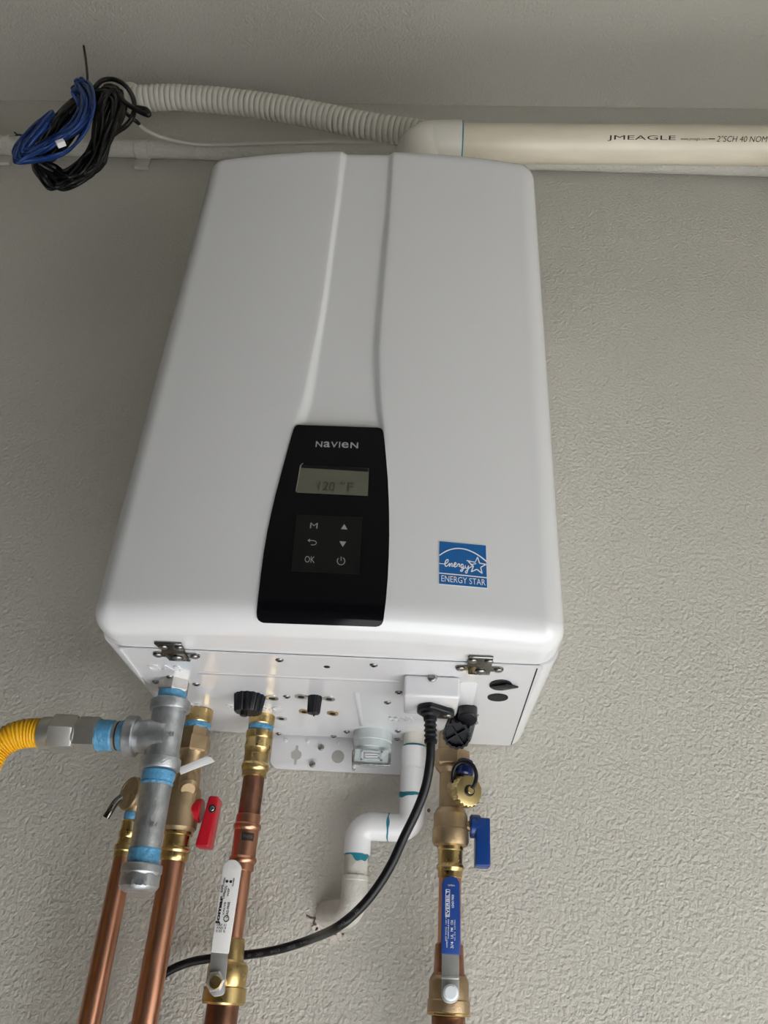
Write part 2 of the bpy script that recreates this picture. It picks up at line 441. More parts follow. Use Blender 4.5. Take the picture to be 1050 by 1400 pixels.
# control panel following the bowed front
ROWS = [(583.2, 409, 517), (584, 406, 520.5), (586, 403.5, 523), (590, 401.5, 524.2), (600, 398.5, 525.5), (620, 393, 527.5), (650, 385, 530), (680, 377, 531.5), (700, 372.5, 532), (730, 366, 532.2), (760, 361, 531.5), (790, 357, 530), (820, 353.5, 527.5), (840, 351.5, 525), (846, 351.8, 524), (850, 353.5, 522), (852.5, 357, 518.5), (853.6, 361, 514)]
def panel():
    rws = []
    for i in range(len(ROWS)-1):
        (r0, a0, b0), (r1, a1, b1) = ROWS[i], ROWS[i+1]; n = max(1, int((r1-r0)/4))
        for k in range(n): t = k/n; rws.append((r0+(r1-r0)*t, a0+(a1-a0)*t, b0+(b1-b0)*t))
    rws.append(ROWS[-1]); NC = 20; vs = []; top = []; bot = []
    for r, a, b in rws:
        tr, br = [], []
        for k in range(NC+1):
            px = a+(b-a)*k/NC; py = r+.035*(px-440)
            P = hit(px, py); n = nrm(P)
            tr.append(len(vs)); vs.append(P+n*.0016); br.append(len(vs)); vs.append(P-n*.003)
        top.append(tr); bot.append(br)
    fs = []
    for i in range(len(rws)-1):
        for k in range(NC):
            fs.append((top[i][k], top[i][k+1], top[i+1][k+1], top[i+1][k])); fs.append((bot[i][k], bot[i+1][k], bot[i+1][k+1], bot[i][k+1]))
        for k in (0, NC): fs.append((top[i][k], top[i+1][k], bot[i+1][k], bot[i][k]))
    for i in (0, len(rws)-1):
        for k in range(NC): fs.append((top[i][k], top[i][k+1], bot[i][k+1], bot[i][k]))
    return mesh_obj('control_panel', vs, fs, m_black, H, 50)
CPN = panel()
def quadpx(q):
    (ax, ay), (bx, by), (cx, cy), (dx, dy) = q   # TL TR BR BL
    def f(u, v):  # v down
        return ((1-v)*((1-u)*ax+u*bx)+v*((1-u)*dx+u*cx), (1-v)*((1-u)*ay+u*by)+v*((1-u)*dy+u*cy))
    return f
def patch(name, q, off, th, m, parent, n=8):
    f = quadpx(q); vs, fs = [], []
    for l in (0, 1):
        for i in range(n+1):
            for j in range(n+1): vs.append(hitn(*f(j/n, i/n), off-th*l))
    I = lambda l, i, j: l*(n+1)**2+i*(n+1)+j
    for l in (0, 1):
        for i in range(n):
            for j in range(n): fs.append((I(l, i, j), I(l, i, j+1), I(l, i+1, j+1), I(l, i+1, j)))
    for k in range(n):
        for (a, b) in (((0, k), (0, k+1)), ((n, k), (n, k+1)), ((k, 0), (k+1, 0)), ((k, n), (k+1, n))):
            fs.append((I(0, *a), I(0, *b), I(1, *b), I(1, *a)))
    return mesh_obj(name, vs, fs, m, parent)
def text_q(name, s, q, off, m, parent, shear=0):
    f = quadpx(q); return text_map(name, s, lambda u, v, w_: hitn(*f(u, 1-v), off), m, parent, shear)
def stroke(q, pts, wid, off, closed=False):
    """strip in quad uv space; wid in px"""
    f = quadpx(q); P = [np.array(f(*p)) for p in pts]; N = len(P); vs, fs = [], []
    for i in range(N):
        t = (P[(i+1) % N]-P[i-1]) if closed else P[min(i+1, N-1)]-P[max(i-1, 0)]
        t = t/(np.linalg.norm(t)+1e-9); n = np.array([-t[1], t[0]])
        k = 1.0
        vs += [hitn(*(P[i]+n*wid/2*k), off), hitn(*(P[i]-n*wid/2*k), off)]
    for i in range(N if closed else N-1):
        j = (i+1) % N; fs.append((2*i, 2*i+1, 2*j+1, 2*j))
    return vs, fs
# logo lettering: stylised caps with round a / e
lg = [('N', 0, .155, 1), ('a', .185, .34, 1), ('V', .355, .52, 1), ('I', .55, .575, 1), ('e', .61, .775, 1), ('N', .82, 1, 1)]
LQ = ((432.5, 604.6), (490, 606.6), (489.5, 614.4), (431.5, 612.6))
fq = quadpx(LQ)
geos = []
for ch, u0, u1, _ in lg:
    v_, f_ = text_geo(ch, 0.0, .014)
    geos.append(([hitn(*fq(u0+(u1-u0)*p[0], 1-p[1]), .0019) for p in v_], f_))
mesh_obj('logo_lettering', *merge(geos), m_print, CPN, 0)
# display
LC = ((411.5, 637), (504.5, 642), (503, 679.5), (406, 675))
patch('display_bezel', ((410.5, 635.5), (505.8, 640.6), (504.2, 681), (404.8, 676.4)), .0020, .001, m_black, CPN)
lcd = patch('display', LC, .0023, .0008, m_lcd, CPN)
mesh_obj('bezel_glint', *stroke(LC, [(.035, -.05), (0, .04), (-.005, .5), (-.01, .98)], 1.1, .0027), m_chrome, CPN, 0)
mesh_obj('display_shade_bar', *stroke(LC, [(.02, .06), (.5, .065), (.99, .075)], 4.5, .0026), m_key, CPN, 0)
text_q('temperature_reading', '120', ((437, 660), (459, 661.5), (457.5, 673.5), (435, 672)), .0028, m_seg, CPN)
text_q('degree_sign', '\u00b0F', ((466, 660.5), (484, 661.5), (483, 674), (465, 673)), .0028, m_seg, CPN)
# keypad
KQ = ((406, 705), (495.5, 708.6), (491, 786.5), (398.5, 782))
kp = patch('keypad', KQ, .0022, .001, m_key, CPN, 10)
text_q('key_symbol', 'M', ((425, 716.5), (435, 717), (434.2, 724.5), (424, 724)), .0026, m_print, CPN)
text_q('key_symbol', 'OK', ((417.5, 761.8), (431, 762.6), (430.4, 771.4), (416.8, 770.6)), .0026, m_print, CPN)
fk = lambda pts: [hitn(*p, .0026) for p in pts]
mesh_obj('key_symbol', fk([(471, 718.5), (475.2, 725.8), (466.2, 725.2)]), [(0, 1, 2)], m_print, CPN, 0)
mesh_obj('key_symbol', fk([(464.3, 741.8), (473.6, 742.4), (468.8, 749.6)]), [(0, 1, 2)], m_print, CPN, 0)
UQ = ((0, 0), (1, 0), (1, 1), (0, 1))
arc = [(466.5+5.2*math.sin(math.radians(t)), 768.8-5.2*math.cos(math.radians(t))) for t in range(32, 330, 15)]
mesh_obj('key_symbol', *merge([stroke(UQ, arc, 1.1, .0026), stroke(UQ, [(466.7, 762.8), (466.5, 768.5)], 1.1, .0026)]), m_print, CPN, 0)
bk = [(422.5, 740.6), (429, 741), (431.8, 741.8), (433, 743.8), (432, 746), (429.5, 746.9), (425.5, 746.7)]
mesh_obj('key_symbol', *merge([stroke(UQ, bk, 1.1, .0026), (fk([(420.6, 740.6), (424.3, 738.2), (424.2, 743.2)]), [(0, 1, 2)])]), m_print, CPN, 0)

# energy label
SQ = ((600.6, 740.2), (664.2, 746.2), (665.8, 804), (600.2, 798.2))
fe = quadpx(SQ)
stk = patch('efficiency_label', ((599.9, 739.5), (664.9, 745.5), (666.5, 804.8), (599.5, 798.9)), .0003, .0004, m_white, H)
patch('blue_field', SQ, .0005, .0003, m_blue, stk)
g = [stroke(SQ, [(u, .13+.21*((u-.45)/.45)**2 if u < .45 else .13+.25*((u-.45)/.55)**2) for u in np.linspace(0, 1, 21)], 1.6, .0008),
     stroke(SQ, [(0, .755), (.5, .757), (1, .765)], 1.5, .0008), stroke(SQ, [(0, .525), (.06, .53), (.11, .53)], 1.0, .0008)]
cx, cy = .80, .50; st = []
for k in range(10):
    a = math.radians(-90+36*k+4); r = (.205 if k % 2 == 0 else .085); st.append((cx+r*math.cos(a)*.95, cy+r*math.sin(a)))
st = st[:6]+st[6:9]
for k in range(len(st)-1): g.append(stroke(SQ, [st[k], st[k+1]], 1.5, .0008))
g.append(stroke(SQ, [st[0], (st[0][0]-.055, st[0][1]+.13), (.58, .40)], 1.4, .0008))
g.append(stroke(SQ, [(.66, .50), (.72, .47), (.78, .455)], 1.2, .0008))
mesh_obj('star_and_arc', *merge(g), m_white, stk, 0)
# handwritten "energy"
wr = [[(.10, .54), (.16, .50), (.19, .45), (.175, .42), (.14, .45), (.12, .52), (.135, .58), (.18, .56), (.22, .50)],
      [(.22, .50), (.215, .58), (.25, .51), (.275, .51), (.265, .57), (.30, .56)],
      [(.30, .55), (.345, .52), (.355, .49), (.33, .48), (.31, .54), (.33, .58), (.375, .55)],
      [(.375, .56), (.40, .50), (.43, .51), (.42, .57)],
      [(.51, .51), (.475, .50), (.455, .56), (.48, .59), (.51, .53), (.50, .62), (.475, .67), (.445, .65), (.50, .61), (.55, .57)],
      [(.55, .52), (.555, .58), (.59, .58), (.62, .52), (.60, .63), (.575, .70), (.55, .67), (.61, .60), (.66, .55), (.72, .51)]]
mesh_obj('script_lettering', *merge([stroke(SQ, [(p[0], p[1]) for p in spline(q, 6)], 1.35, .0009) for q in wr]), m_white, stk, 0)
text_q('block_lettering', 'ENERGY STAR', (fe(.045, .80), fe(.965, .81), fe(.97, .955), fe(.045, .945)), .0009, m_white, stk)

# embossed words on the underside
def under(name, s, q4, h=.0007):
    P = [atz(a, b, 0) for a, b in q4]; c = sum(P)/4
    w_ = np.linalg.norm((P[1]+P[2])/2-(P[0]+P[3])/2); hh = np.linalg.norm((P[0]+P[1])/2-(P[2]+P[3])/2)
    return text_map(name, s, planar(c+V(0, 0, -.0014), X, -Y, -Z, w_, hh, 0), m_plate, H, ext=h)
under('embossed_word', 'GAS', ((201, 906), (248, 909), (250, 916), (203, 913)), .0010)
under('embossed_word', 'HOT', ((238, 957), (276, 959), (277, 966), (239, 964)), .0010)
under('embossed_word', 'RECIRC', ((311, 961), (386, 965), (386, 971), (312, 967)), .0010)
under('embossed_word', 'COND', ((531, 978), (565, 979), (565, 985), (531, 984)), .0010)

# screws: one mesh, many copies
def screw_proto():
    prof = [(0, .0034), (.0004, .0040), (.0011, .0038), (.0018, .0028), (.0020, .0014)]
    v, f = lathe_geo((0, 0, 0), (0, 0, -1), prof, 16)
    g1 = (v, f)
    me = bpy.data.meshes.new('screw'); vs, fs = g1; me.from_pydata([tuple(p) for p in vs], [], fs); me.materials.append(m_steel)
    me.shade_smooth(); me.set_sharp_from_angle(angle=math.radians(60)); return me
SM = screw_proto()
cross_me = bpy.data.meshes.new('screw_recess')
_v, _f = merge([box_geo((0, 0, -.0021), X, Y, Z, .0018, .0004, .0002), box_geo((0, 0, -.0021), X, Y, Z, .0004, .0018, .0002)])
cross_me.from_pydata([tuple(p) for p in _v], [], _f); cross_me.materials.append(m_hole)
def screw(P, parent, scale=1., d=(0, 0, -1)):
    o = bpy.data.objects.new('screw', SM); COL.objects.link(o); o.parent = parent
    org = V(*parent.get('origin', (0, 0, 0)))
    o.location = tuple(np.asarray(P)-org); o.scale = (scale,)*3
    q = Vector((0, 0, -1)).rotation_difference(Vector(d)); o.rotation_mode = 'QUATERNION'; o.rotation_quaternion = q
    o.rotation_quaternion = q @ Matrix.Rotation(random.uniform(0, 1.5), 3, 'Z').to_quaternion()
    if parent.parent is None:
        c = bpy.data.objects.new('screw_recess', cross_me); COL.objects.link(c); c.parent = o
    return o
for px, py in [(382, 903), (511, 910), (392, 953), (530, 961), (545, 947), (213, 933), (232, 926), (268, 936), (381, 1003.5), (456, 1007), (474, 1001), (544, 1000), (543, 1011), (650, 978), (697, 882)][:14]:
    P = atz(px, py, -.002); screw(V(P[0], P[1], -.0010), H, 1.0)
P = atz(447, 910, 0); cyl('screw_hole', V(P[0], P[1], -.0006), V(P[0], P[1], -.0016), .0032, m_hole, H, 16)
# silver and brass grommets around the small drain plug
def slotring(px, py, wpx, hpx, m, name, inner=True, rot=0):
    c = atz(px, py, 0); s = pxm(c); hx = wpx/2/s; P2 = atz(px, py+hpx/2, 0); hy = abs(P2[1]-c[1])
    ol = [V(c[0]+hx*math.cos(t), c[1]+hy*math.sin(t), -.0012) for t in np.linspace(0, 2*math.pi, 20, False)]
    o = prism(name, ol, -Z, .0009, m, H)
    if inner:
        ol = [V(c[0]+hx*.5*math.cos(t), c[1]+hy*.45*math.sin(t), -.0021) for t in np.linspace(0, 2*math.pi, 16, False)]
        mesh_obj('eyelet_hole', *prism_geo(ol, -Z, .0003), m_hole, o, 0)
    return o
for px, py, ww, hh, m_, n_ in [(412, 950.5, 18, 6, m_chrome, 'eyelet'), (450, 953.5, 17, 6, m_chrome, 'eyelet'), (416, 971, 15, 6, m_brass, 'eyelet'), (455, 973.5, 16, 6, m_brass, 'eyelet'),
                               (372, 952.5, 18, 6, m_chrome, 'eyelet'), (385, 980.5, 15, 5, m_chrome, 'eyelet'), (648, 986, 12, 6, m_chrome, 'eyelet')]:
    slotring(px, py, ww, hh, m_, n_)
# cable grommets, right side
o = slotring(684.5, 934.5, 31, 14, m_rub, 'cable_grommet', False)
c = atz(684.5, 935, 0); s = pxm(c)
prism('grommet_flap', [V(c[0]-.011, c[1]-.001, -.0021), V(c[0]+.004, c[1]-.010, -.0021), V(c[0]+.0175, c[1]-.002, -.0021), V(c[0]+.005, c[1]+.007, -.0021)], -Z, .002, m_rub, H, .0006)
slotring(680.5, 951.5, 28, 10, m_hole, 'open_port', False)
# black ribbed drain knob (left)
c = atz(342, 950, 0); B = V(c[0], c[1], -.05)
kn = turned('drain_knob', V(c[0], c[1], 0), B, [(950, 16), (950.2, 21), (953, 21), (972, 18.5), (974.5, 17)], m_rub, H, seg=96, flute=.035, nfl=16)
t_ = rowprof(V(c[0], c[1], 0), B, [(974, 5), (980.5, 5)])
v, f = lathe_geo(V(c[0]-.003, c[1]-.004, 0), V(c[0]-.003, c[1]-.004, -1), t_, 16); mesh_obj('knob_stem', v, f, m_rub, kn)
# small slotted drain plug
c = atz(431, 951, 0)
dp = turned('drain_plug', V(c[0], c[1], 0), V(c[0], c[1], -.05), [(951, 9.2), (953, 9.6), (974, 8.6), (975.5, 8)], m_rub, H, seg=64, flute=.03, nfl=12)
zz = rowprof(V(c[0], c[1], 0), V(c[0], c[1], -.05), [(975.5, 8)])[0][0]
v, f = box_geo((c[0], c[1], -zz-.0001), X, Y, Z, .0008, .0062, .0012); mesh_obj('plug_slot', v, f, m_hole, dp, 0)
# draw latches: two-leaf dark nickel brackets
for (cx, cy), lab in (((241.5, 892), 0), ((655, 912), 1)):
    P = atz(cx, cy, 0); s = pxm(P)
    L = bpy.data.objects.new('latch', None)
    x0, x1 = P[0]-17.0/s, P[0]+17.0/s
    yc = SEAM+.003
    # upper leaf on the cover lip, lower leaf on the bottom plate with a raised bridge
    secs = [(yc-.0215, -.0008), (yc-.0205, -.0020), (yc-.006, -.0022), (yc-.003, -.0040), (yc+.012, -.0040), (yc+.0180, -.0038), (yc+.0190, -.0015)]
    vs, fs = [], []
    for (yy, zz2) in secs:
        k_ = 1.0 if yy < yc else 1.0
        xa = x0 if yy < yc else x0+.002
        vs += [V(xa-(.003 if (lab == 0 and yy < yc-.02) else 0), yy, zz2), V(x1-(.001), yy, zz2)]
    top = [v_+V(0, 0, .0016) for v_ in vs]; n = len(vs); allv = vs+top
    for i in range(len(secs)-1):
        a, b, c_, d = 2*i, 2*i+1, 2*i+3, 2*i+2
        fs += [(a, b, c_, d), (n+a, n+d, n+c_, n+b), (a, d, n+d, n+a), (b, n+b, n+c_, c_)]
    fs += [(0, n, n+1, 1), (2*len(secs)-2, 2*len(secs)-1, n+2*len(secs)-1, n+2*len(secs)-2)]
    lt = mesh_obj('latch', allv, fs, m_latch, H); bevel_obj(lt, .0007, 2)
    wing = prism('latch_wing', [V(a, b, -.0012) for a, b in rr(x0-.011, x1+.011, yc+.0002, yc+.010, .0049, 6)], -Z, .0018, m_latch, lt)
    for dx in (-.0075, .0075): screw(V((x0+x1)/2+dx, yc-.0140, -.0020), lt, 1.05)
    screw(V((x0+x1)/2+.001, yc+.008, -.0040), lt, 1.35)
    for xx in (x0-.006, x1+.006): screw(V(xx, yc+.005, -.0030), lt, 1.05)
# white connection box for the power cord
Pa = atz(553, 920, 0); Pb = atz(629, 924, 0)
hz = at(590, 953, Pa[1])[2]
rear = atz(588, 978, hz)[1]
cb = box('connection_box', Pa[0], Pb[0], Pa[1], rear, hz, -.0014, m_plate, H, .0028)
P = at(591, 926, Pa[1]); screw(P, cb, 1.2, (0, -1, 0))
# wall bracket
BR = [V(a, -.0035, b) for a, b in rr(-.0905, .092, at(465, 1056, 0)[2], .012, .012, 6)]
wb = prism('wall_bracket', BR, Y, .0020, m_brk, H, .0005)
for px, py in ((439, 1022), (427, 1045)):
    P = at(px, py, -.0036); cyl('screw_washer', P, P+V(0, -.0008, 0), .0062, m_brk, wb, 20)
    screw(P+V(0, -.0006, 0), wb, 1.0, (0, -1, 0))
P = at(462, 1034.5, -.0036); cyl('bracket_hole', P, P+V(0, -.0004, 0), .0078, mat('hole_shade', (.42, .41, .38), .7), wb, 24)
P = at(405, 1032, -.0036)
kh = [(0, .0115), (.0014, .011), (.0018, .006), (.0062, .003), (.0065, -.0005), (.0055, -.004), (.0016, -.006), (.0014, -.0115), (0, -.0122)]
kh = kh+[(-a, b) for a, b in kh[::-1]][1:-1]
mesh_obj('keyhole_slot', *prism_geo([P+V(a, 0, b) for a, b in kh], -Y, .0004), bpy.data.materials['hole_shade'], wb, 0)
P = at(484, 1047, -.0036); mesh_obj('slot', *prism_geo([P+V(a, 0, b) for a, b in rr(-.0026, .0026, -.006, .006, .0025, 4)], -Y, .0004), bpy.data.materials['hole_shade'], wb, 0)
for px, py in ((391, 1012), (421, 1013.5), (463.5, 1016)):
    P = at(px, py, -.0036); cyl('dimple', P+V(0, .001, 0), P+V(0, -.0014, 0), .0024, m_brk, wb, 14, ch=.5)
# condensate trap cup with wire bail
Pt = V(*at(509, 1010, -.034)); Yt = -.034
ct = atz(510, 999, 0)
Rt = 26.5/pxm(Pt); cxt = at(510, 1010, Yt)[0]
zt = lambda r_: at(510, r_, Yt-Rt*.6)[2]
tp = mesh_obj('condensate_trap', *lathe_geo((cxt, Yt, .0), (cxt, Yt, -1), [(0, Rt*.99), (-zt(1011), Rt), (-zt(1012), Rt*.96), (-zt(1021), Rt*.97), (-zt(1022.5), Rt*.90), (-zt(1040), Rt*.86), (-zt(1042), Rt*.7)], 40), m_trap, H)
zc = (at(508, 1024, Yt-Rt)[2], at(508, 1043, Yt-Rt)[2])
xs0, xs1 = at(484, 1033, Yt-Rt)[0], at(532, 1033, Yt-Rt)[0]
def frame_geo(x0, x1, z0, z1, t, y, th):
    return merge([box_geo(((x0+x1)/2, y, z1-t/2), X, Y, Z, (x1-x0)/2, th, t/2), box_geo(((x0+x1)/2, y, z0+t/2), X, Y, Z, (x1-x0)/2, th, t/2),
                  box_geo((x0+t/2, y, (z0+z1)/2), X, Y, Z, t/2, th, (z1-z0)/2), box_geo((x1-t/2, y, (z0+z1)/2), X, Y, Z, t/2, th, (z1-z0)/2)])
box('trap_window', xs0, xs1, Yt-Rt*.95, Yt-Rt*.6, zc[1], zc[0], m_trap, tp, .001)
mesh_obj('window_frame', *frame_geo(xs0+.008, xs1-.008, zc[1]+.003, zc[0]-.002, .0018, Yt-Rt*.96, .0008), m_trap, tp, 0)
mesh_obj('window_frame', *frame_geo(xs0+.012, xs1-.012, zc[1]+.0065, zc[0]-.0055, .0012, Yt-Rt*.965, .001), m_pvc, tp, 0)
zb_ = zc[1]-.0015
bail = [V(xs0-.001, Yt-Rt*.7, zc[0]-.002), V(xs0-.001, Yt-Rt*.97, zc[0]-.004), V(xs0-.0005, Yt-Rt*.98, zb_+.002), V(xs0+.003, Yt-Rt*.98, zb_), V(xs1-.003, Yt-Rt*.98, zb_), V(xs1+.0005, Yt-Rt*.98, zb_+.002), V(xs1+.001, Yt-Rt*.97, zc[0]-.006), V(xs1+.001, Yt-Rt*.7, zc[0]-.004)]
tube('wire_bail', spline(bail, 5), .0015, m_steel, tp, 8)
box('trap_tab', xs0-.001, xs0+.003, Yt-Rt*.95, Yt-Rt*.8, zc[1]-.007, zc[1], m_trap, tp, .001)
# black filter valve over the cold inlet
cA = atz(641, 962, 0); vb = V(cA[0]-.0005, cA[1]+.004, -.0012)
kend = V(*at(624.5, 1006, -.150))
vd = cyl('inlet_filter', vb+V(0,.006,0), vb+V(-.001, -.002, -.016), .0105, m_rub, H, 24)
kst = V(*at(635, 976, -.094))
ax_ = kend-kst; L_ = np.linalg.norm(ax_); rk = 19.5/pxm(kend)
knob = mesh_obj('filter_knob', *lathe_geo(kst, kend, [(-.006, rk*.8), (0, rk*.95), (L_*.9, rk), (L_, rk*.97), (L_, rk*.82), (L_-.006, rk*.80), (L_-.0062, .001)], 96, flute=.035, nfl=15), m_rub, H)
xx_, yy_, dd_ = frame(ax_)
for q_ in (0.5, 0.5+math.pi/2):
    e1 = xx_*math.cos(q_)+yy_*math.sin(q_); e2 = np.cross(dd_, e1)
    v, f = box_geo(kend-dd_*.004, e1, e2, dd_, rk*.8, .0008, .002); mesh_obj('knob_rib', v, f, m_rub, knob, 0)

# ------------------------------------------------------------------ gas line
GA = V(*at(233, 965, -.192)); GB = V(*at(190, 1210, -.192)); gd = (GB-GA)/np.linalg.norm(GB-GA)
G = thing('gas_pipe_tee', 'galvanised steel gas tee with nipple and capped drip leg under heater', 'pipe fitting', tuple(GB))
turned('union_nut', GA, GB, [(930, 20.5), (931, 22), (945, 22), (947, 20)], m_nut, G, seg=6, rot=.35)
turned('thread_sealant', GA, GB, [(946, 18.2), (947.5, 19.2), (956, 19.4), (962, 18.8)], m_seal, G)
Yb = -.192
rib = turned('tee', GA, GB, [(958, 22), (958.6, 25.6), (960, 27), (970.5, 27), (972, 26.2), (972.6, 23), (990, 22.4), (1036, 22.8), (1037, 26), (1038.2, 27.4), (1051, 27.4), (1053, 26.4), (1053.6, 22)], m_galv, G)
# branch of the tee
BA = V(*at(222, 1008, Yb)); BB = V(*at(60, 1002, Yb)); BB = V(BB[0], Yb, BA[2]+(BB[2]-BA[2]))
turned('tee_branch', BA, BB, [(222, 19), (196, 21), (188, 21.6), (187.6, 26), (186.4, 27.4), (175, 27.4), (173.5, 26.5), (173, 20)], m_galv, G, axis=0)
# web where branch meets the run
v, f = lathe_geo(BA+V(.003, .0, 0), BB, rowprof(BA, BB, [(226, 26), (216, 26), (190, 21.8)], 0), 32, cap=True); mesh_obj('tee_web', v, f, m_galv, G)
text_map('cast_lettering', 'BMI', planar(V(*at(228, 1003, Yb-.0150)), X, Z, V(0, -1, 0), .014, .004, 0), m_galv, G, ext=.0012)
turned('drip_nipple', GA, GB, [(1056, 21), (1163, 21)], m_galv, G)
turned('thread_sealant', GA, GB, [(1054, 20.5), (1056, 22), (1061, 21.4), (1064, 22.2), (1069, 21.2), (1071, 22), (1074, 21.2)], m_seal, G)
turned('thread_sealant', GA, GB, [(1160, 21.2), (1162, 22), (1167, 21.4), (1171, 22.3), (1176, 21.5), (1181, 22), (1183, 20)], m_seal, G)
turned('pipe_cap', GA, GB, [(1181, 21), (1182, 26), (1184, 27.5), (1193, 27.8), (1195, 26.5), (1197, 26.2)], m_galv, G)
turned('cap_body', GA, GB, [(1195, 26.2), (1198, 26.6), (1212, 26.8), (1217, 24), (1220, 19)], m_galv, G, seg=40, flute=.012, nfl=8)
text_map('cast_lettering', 'MIX', planar(V(*at(190, 1206, Yb-.0192)), X, Z, V(0, -1, 0), .014, .005, 0), m_galv, G, ext=.001)
text_map('cast_lettering', 'A 3/4', planar(V(*at(205, 1127, Yb-.0147)), X, Z, V(0, -1, 0), .014, .005, 0), m_galv, G, ext=.0005)
turned('branch_nipple', BA, BB, [(176, 19), (140, 19)], m_galv, G, axis=0)
turned('thread_sealant', BA, BB, [(173, 20), (172, 20.6), (168, 20.8), (165, 20.2), (164.8, 19.2)], m_seal, G, axis=0)
turned('thread_sealant', BA, BB, [(157, 19.2), (155, 20.4), (149, 20.2), (145, 21), (140, 20.6), (137, 21.5), (134, 20)], m_seal, G, axis=0)
turned('thread_mark', BA, BB, [(163.6, 19.25), (163.2, 19.5), (161.6, 19.5), (161.2, 19.2)], m_ink, G, axis=0)
# flexible gas connector
F = thing('flexible_gas_line', 'yellow corrugated flexible gas line with nickel hex couplings at left edge', 'gas line', tuple(BB))
turned('adapter_nut', BA, BB, [(136, 22), (135, 24), (110, 24), (107, 22.5)], m_nickel, F, axis=0, seg=6, rot=.25)
turned('collar_ring', BA, BB, [(109, 20), (108, 22), (105, 22), (104, 20)], m_nickel, F, axis=0)
turned('coupling_nut', BA, BB, [(106, 24.5), (104, 25.5), (75, 26.5), (73, 25)], m_nickel, F, axis=0, seg=6, rot=.1)
turned('sleeve', BA, BB, [(76, 22), (74, 22.5), (58, 21.5), (57, 19.5)], m_nickel, F, axis=0)
P = [BB+V(.008, 0, 0), BB]+[V(*at(a, b, Yb-.001*k)) for k, (a, b) in enumerate([(45, 1002), (30, 1003.5), (14, 1009), (-2, 1020), (-14, 1036), (-24, 1062), (-30, 1100), (-36, 1160), (-44, 1260), (-60, 1400), (-84, 1600)])]
sp = spline(P, 40); cum = np.concatenate([[0], np.cumsum([np.linalg.norm(sp[i+1]-sp[i]) for i in range(len(sp)-1)])])
n_ = int(cum[-1]/.00032); s_ = np.linspace(0, cum[-1], n_); arr = np.array(sp)
sp2 = [V(*[np.interp(s, cum, arr[:, k]) for k in range(3)]) for s in s_]
ry = 19.0/pxm(BB)
tube('corrugated_tube', sp2, [ry*(1.04-.17*(1-abs(math.sin(math.pi*s/.0037))**.6)) for s in s_], m_yellow, F, 28)

# ------------------------------------------------------------------ hot service valve
HX, HY = -.1625, -.095
hA, hB = V(HX, HY, 0), V(HX, HY, -.2)
HV = thing('hot_service_valve', 'brass service valve with red handle behind the gas tee', 'valve', (HX, HY, -.13))
turned('inlet_nut', hA, hB, [(971, 17), (972, 18.5), (988, 18.5), (990, 17)], m_brass, HV, seg=24)
turned('thread_sealant', hA, hB, [(988, 17), (990, 17.8), (995, 17.8), (997, 16.5)], m_seal, HV)
turned('union_nut', hA, hB, [(995, 17), (997, 19), (1008, 19), (1009, 22.5), (1027, 22.5), (1029, 20)], m_bronze, HV, seg=6, rot=.5)
turned('valve_body', hA, hB, [(1027, 18), (1031, 17), (1034, 15.5), (1060, 16), (1076, 17.5), (1080, 21), (1086, 22), (1110, 22.5), (1112, 23.5), (1132, 23.5), (1137, 20), (1139, 17)], m_bronze, HV)
turned('press_socket', hA, hB, [(1137, 17), (1138, 20), (1142, 20), (1143, 18), (1158, 18), (1160, 20.2), (1163, 20.6), (1166, 19), (1170, 19.5), (1176, 18.5), (1178, 17)], m_brass, HV)
c = V(*at(258, 1073, HY-.012)); cyl('side_port', V(HX, HY, c[2]+.014), c+V(.002, -.006, -.006), .0105, m_bronze, HV, ch=.3)
# red lever
c = V(*at(262, 1108, HY)); cz = c[2]
cyl('stem', V(HX, HY, cz), V(HX+.022, HY, cz), .006, m_bronze, HV)
bx = at(257, 1105, HY-.01)[0]; bx2 = at(274, 1105, HY-.01)[0]
hd = cyl('handle_hub', V(bx, HY, cz), V(bx2, HY, cz), .0125, m_red, HV, 32)
ztop = at(286, 1088, HY-.012)[2]; zbt = at(280, 1158, HY-.012)[2]
lx0 = at(266, 1157, HY-.013)[0]; lx1 = at(287, 1157, HY-.013)[0]
v, f = prism_geo([V(lx0+.0065, HY-.014, ztop), V(lx1+.001, HY-.014, ztop), V(lx1-.001, HY-.014, zbt), V(lx0, HY-.014, zbt)], Y, .024)
h_ = mesh_obj('handle', v, f, m_red, HV); bevel_obj(h_, .0022, 3)
P = at(290, 1105.5, HY-.0145); cyl('handle_screw_pocket', P+V(0, .001, 0), P+V(0, -.0004, 0), .0042, m_ink, h_, 18); cyl('handle_screw', P+V(0, .001, 0), P+V(0, -.0010, 0), .0024, m_chrome, h_, 14)
# relief valve
RX, RY = -.2175, -.075
rc = V(*at(181, 1086, RY)); rd = V(-.62, -.78, .06); rd /= np.linalg.norm(rd)
RV = thing('relief_valve', 'round brass relief valve with black lever left of the gas nipple', 'valve', tuple(rc))
rr_ = 22.5/pxm(rc)
mesh_obj('bonnet', *lathe_geo(rc-rd*.012, rc+rd*.016, [(0, rr_*.8), (.002, rr_*.97), (.0055, rr_), (.006, rr_*.96), (.011, rr_*.97), (.0115, rr_), (.016, rr_), (.0175, rr_*.95), (.0178, rr_*.80), (.0172, rr_*.78)], 40), m_bronze, RV)
cyl('bonnet_neck', rc-rd*.014, V(HX-.006, HY, rc[2]+.004), .0105, m_bronze, RV)
lv = [at(166, 1091, RY-.03), at(158, 1097, RY-.034), at(151, 1108, RY-.038), at(145, 1118, RY-.038)]
lp = [V(*p) for p in lv]
tube('test_lever', spline(lp, 5), [.0040]*16, m_latch, RV, 8)
rA = V(-.2225, RY, rc[2]); rB = rA+V(0, 0, -.15)
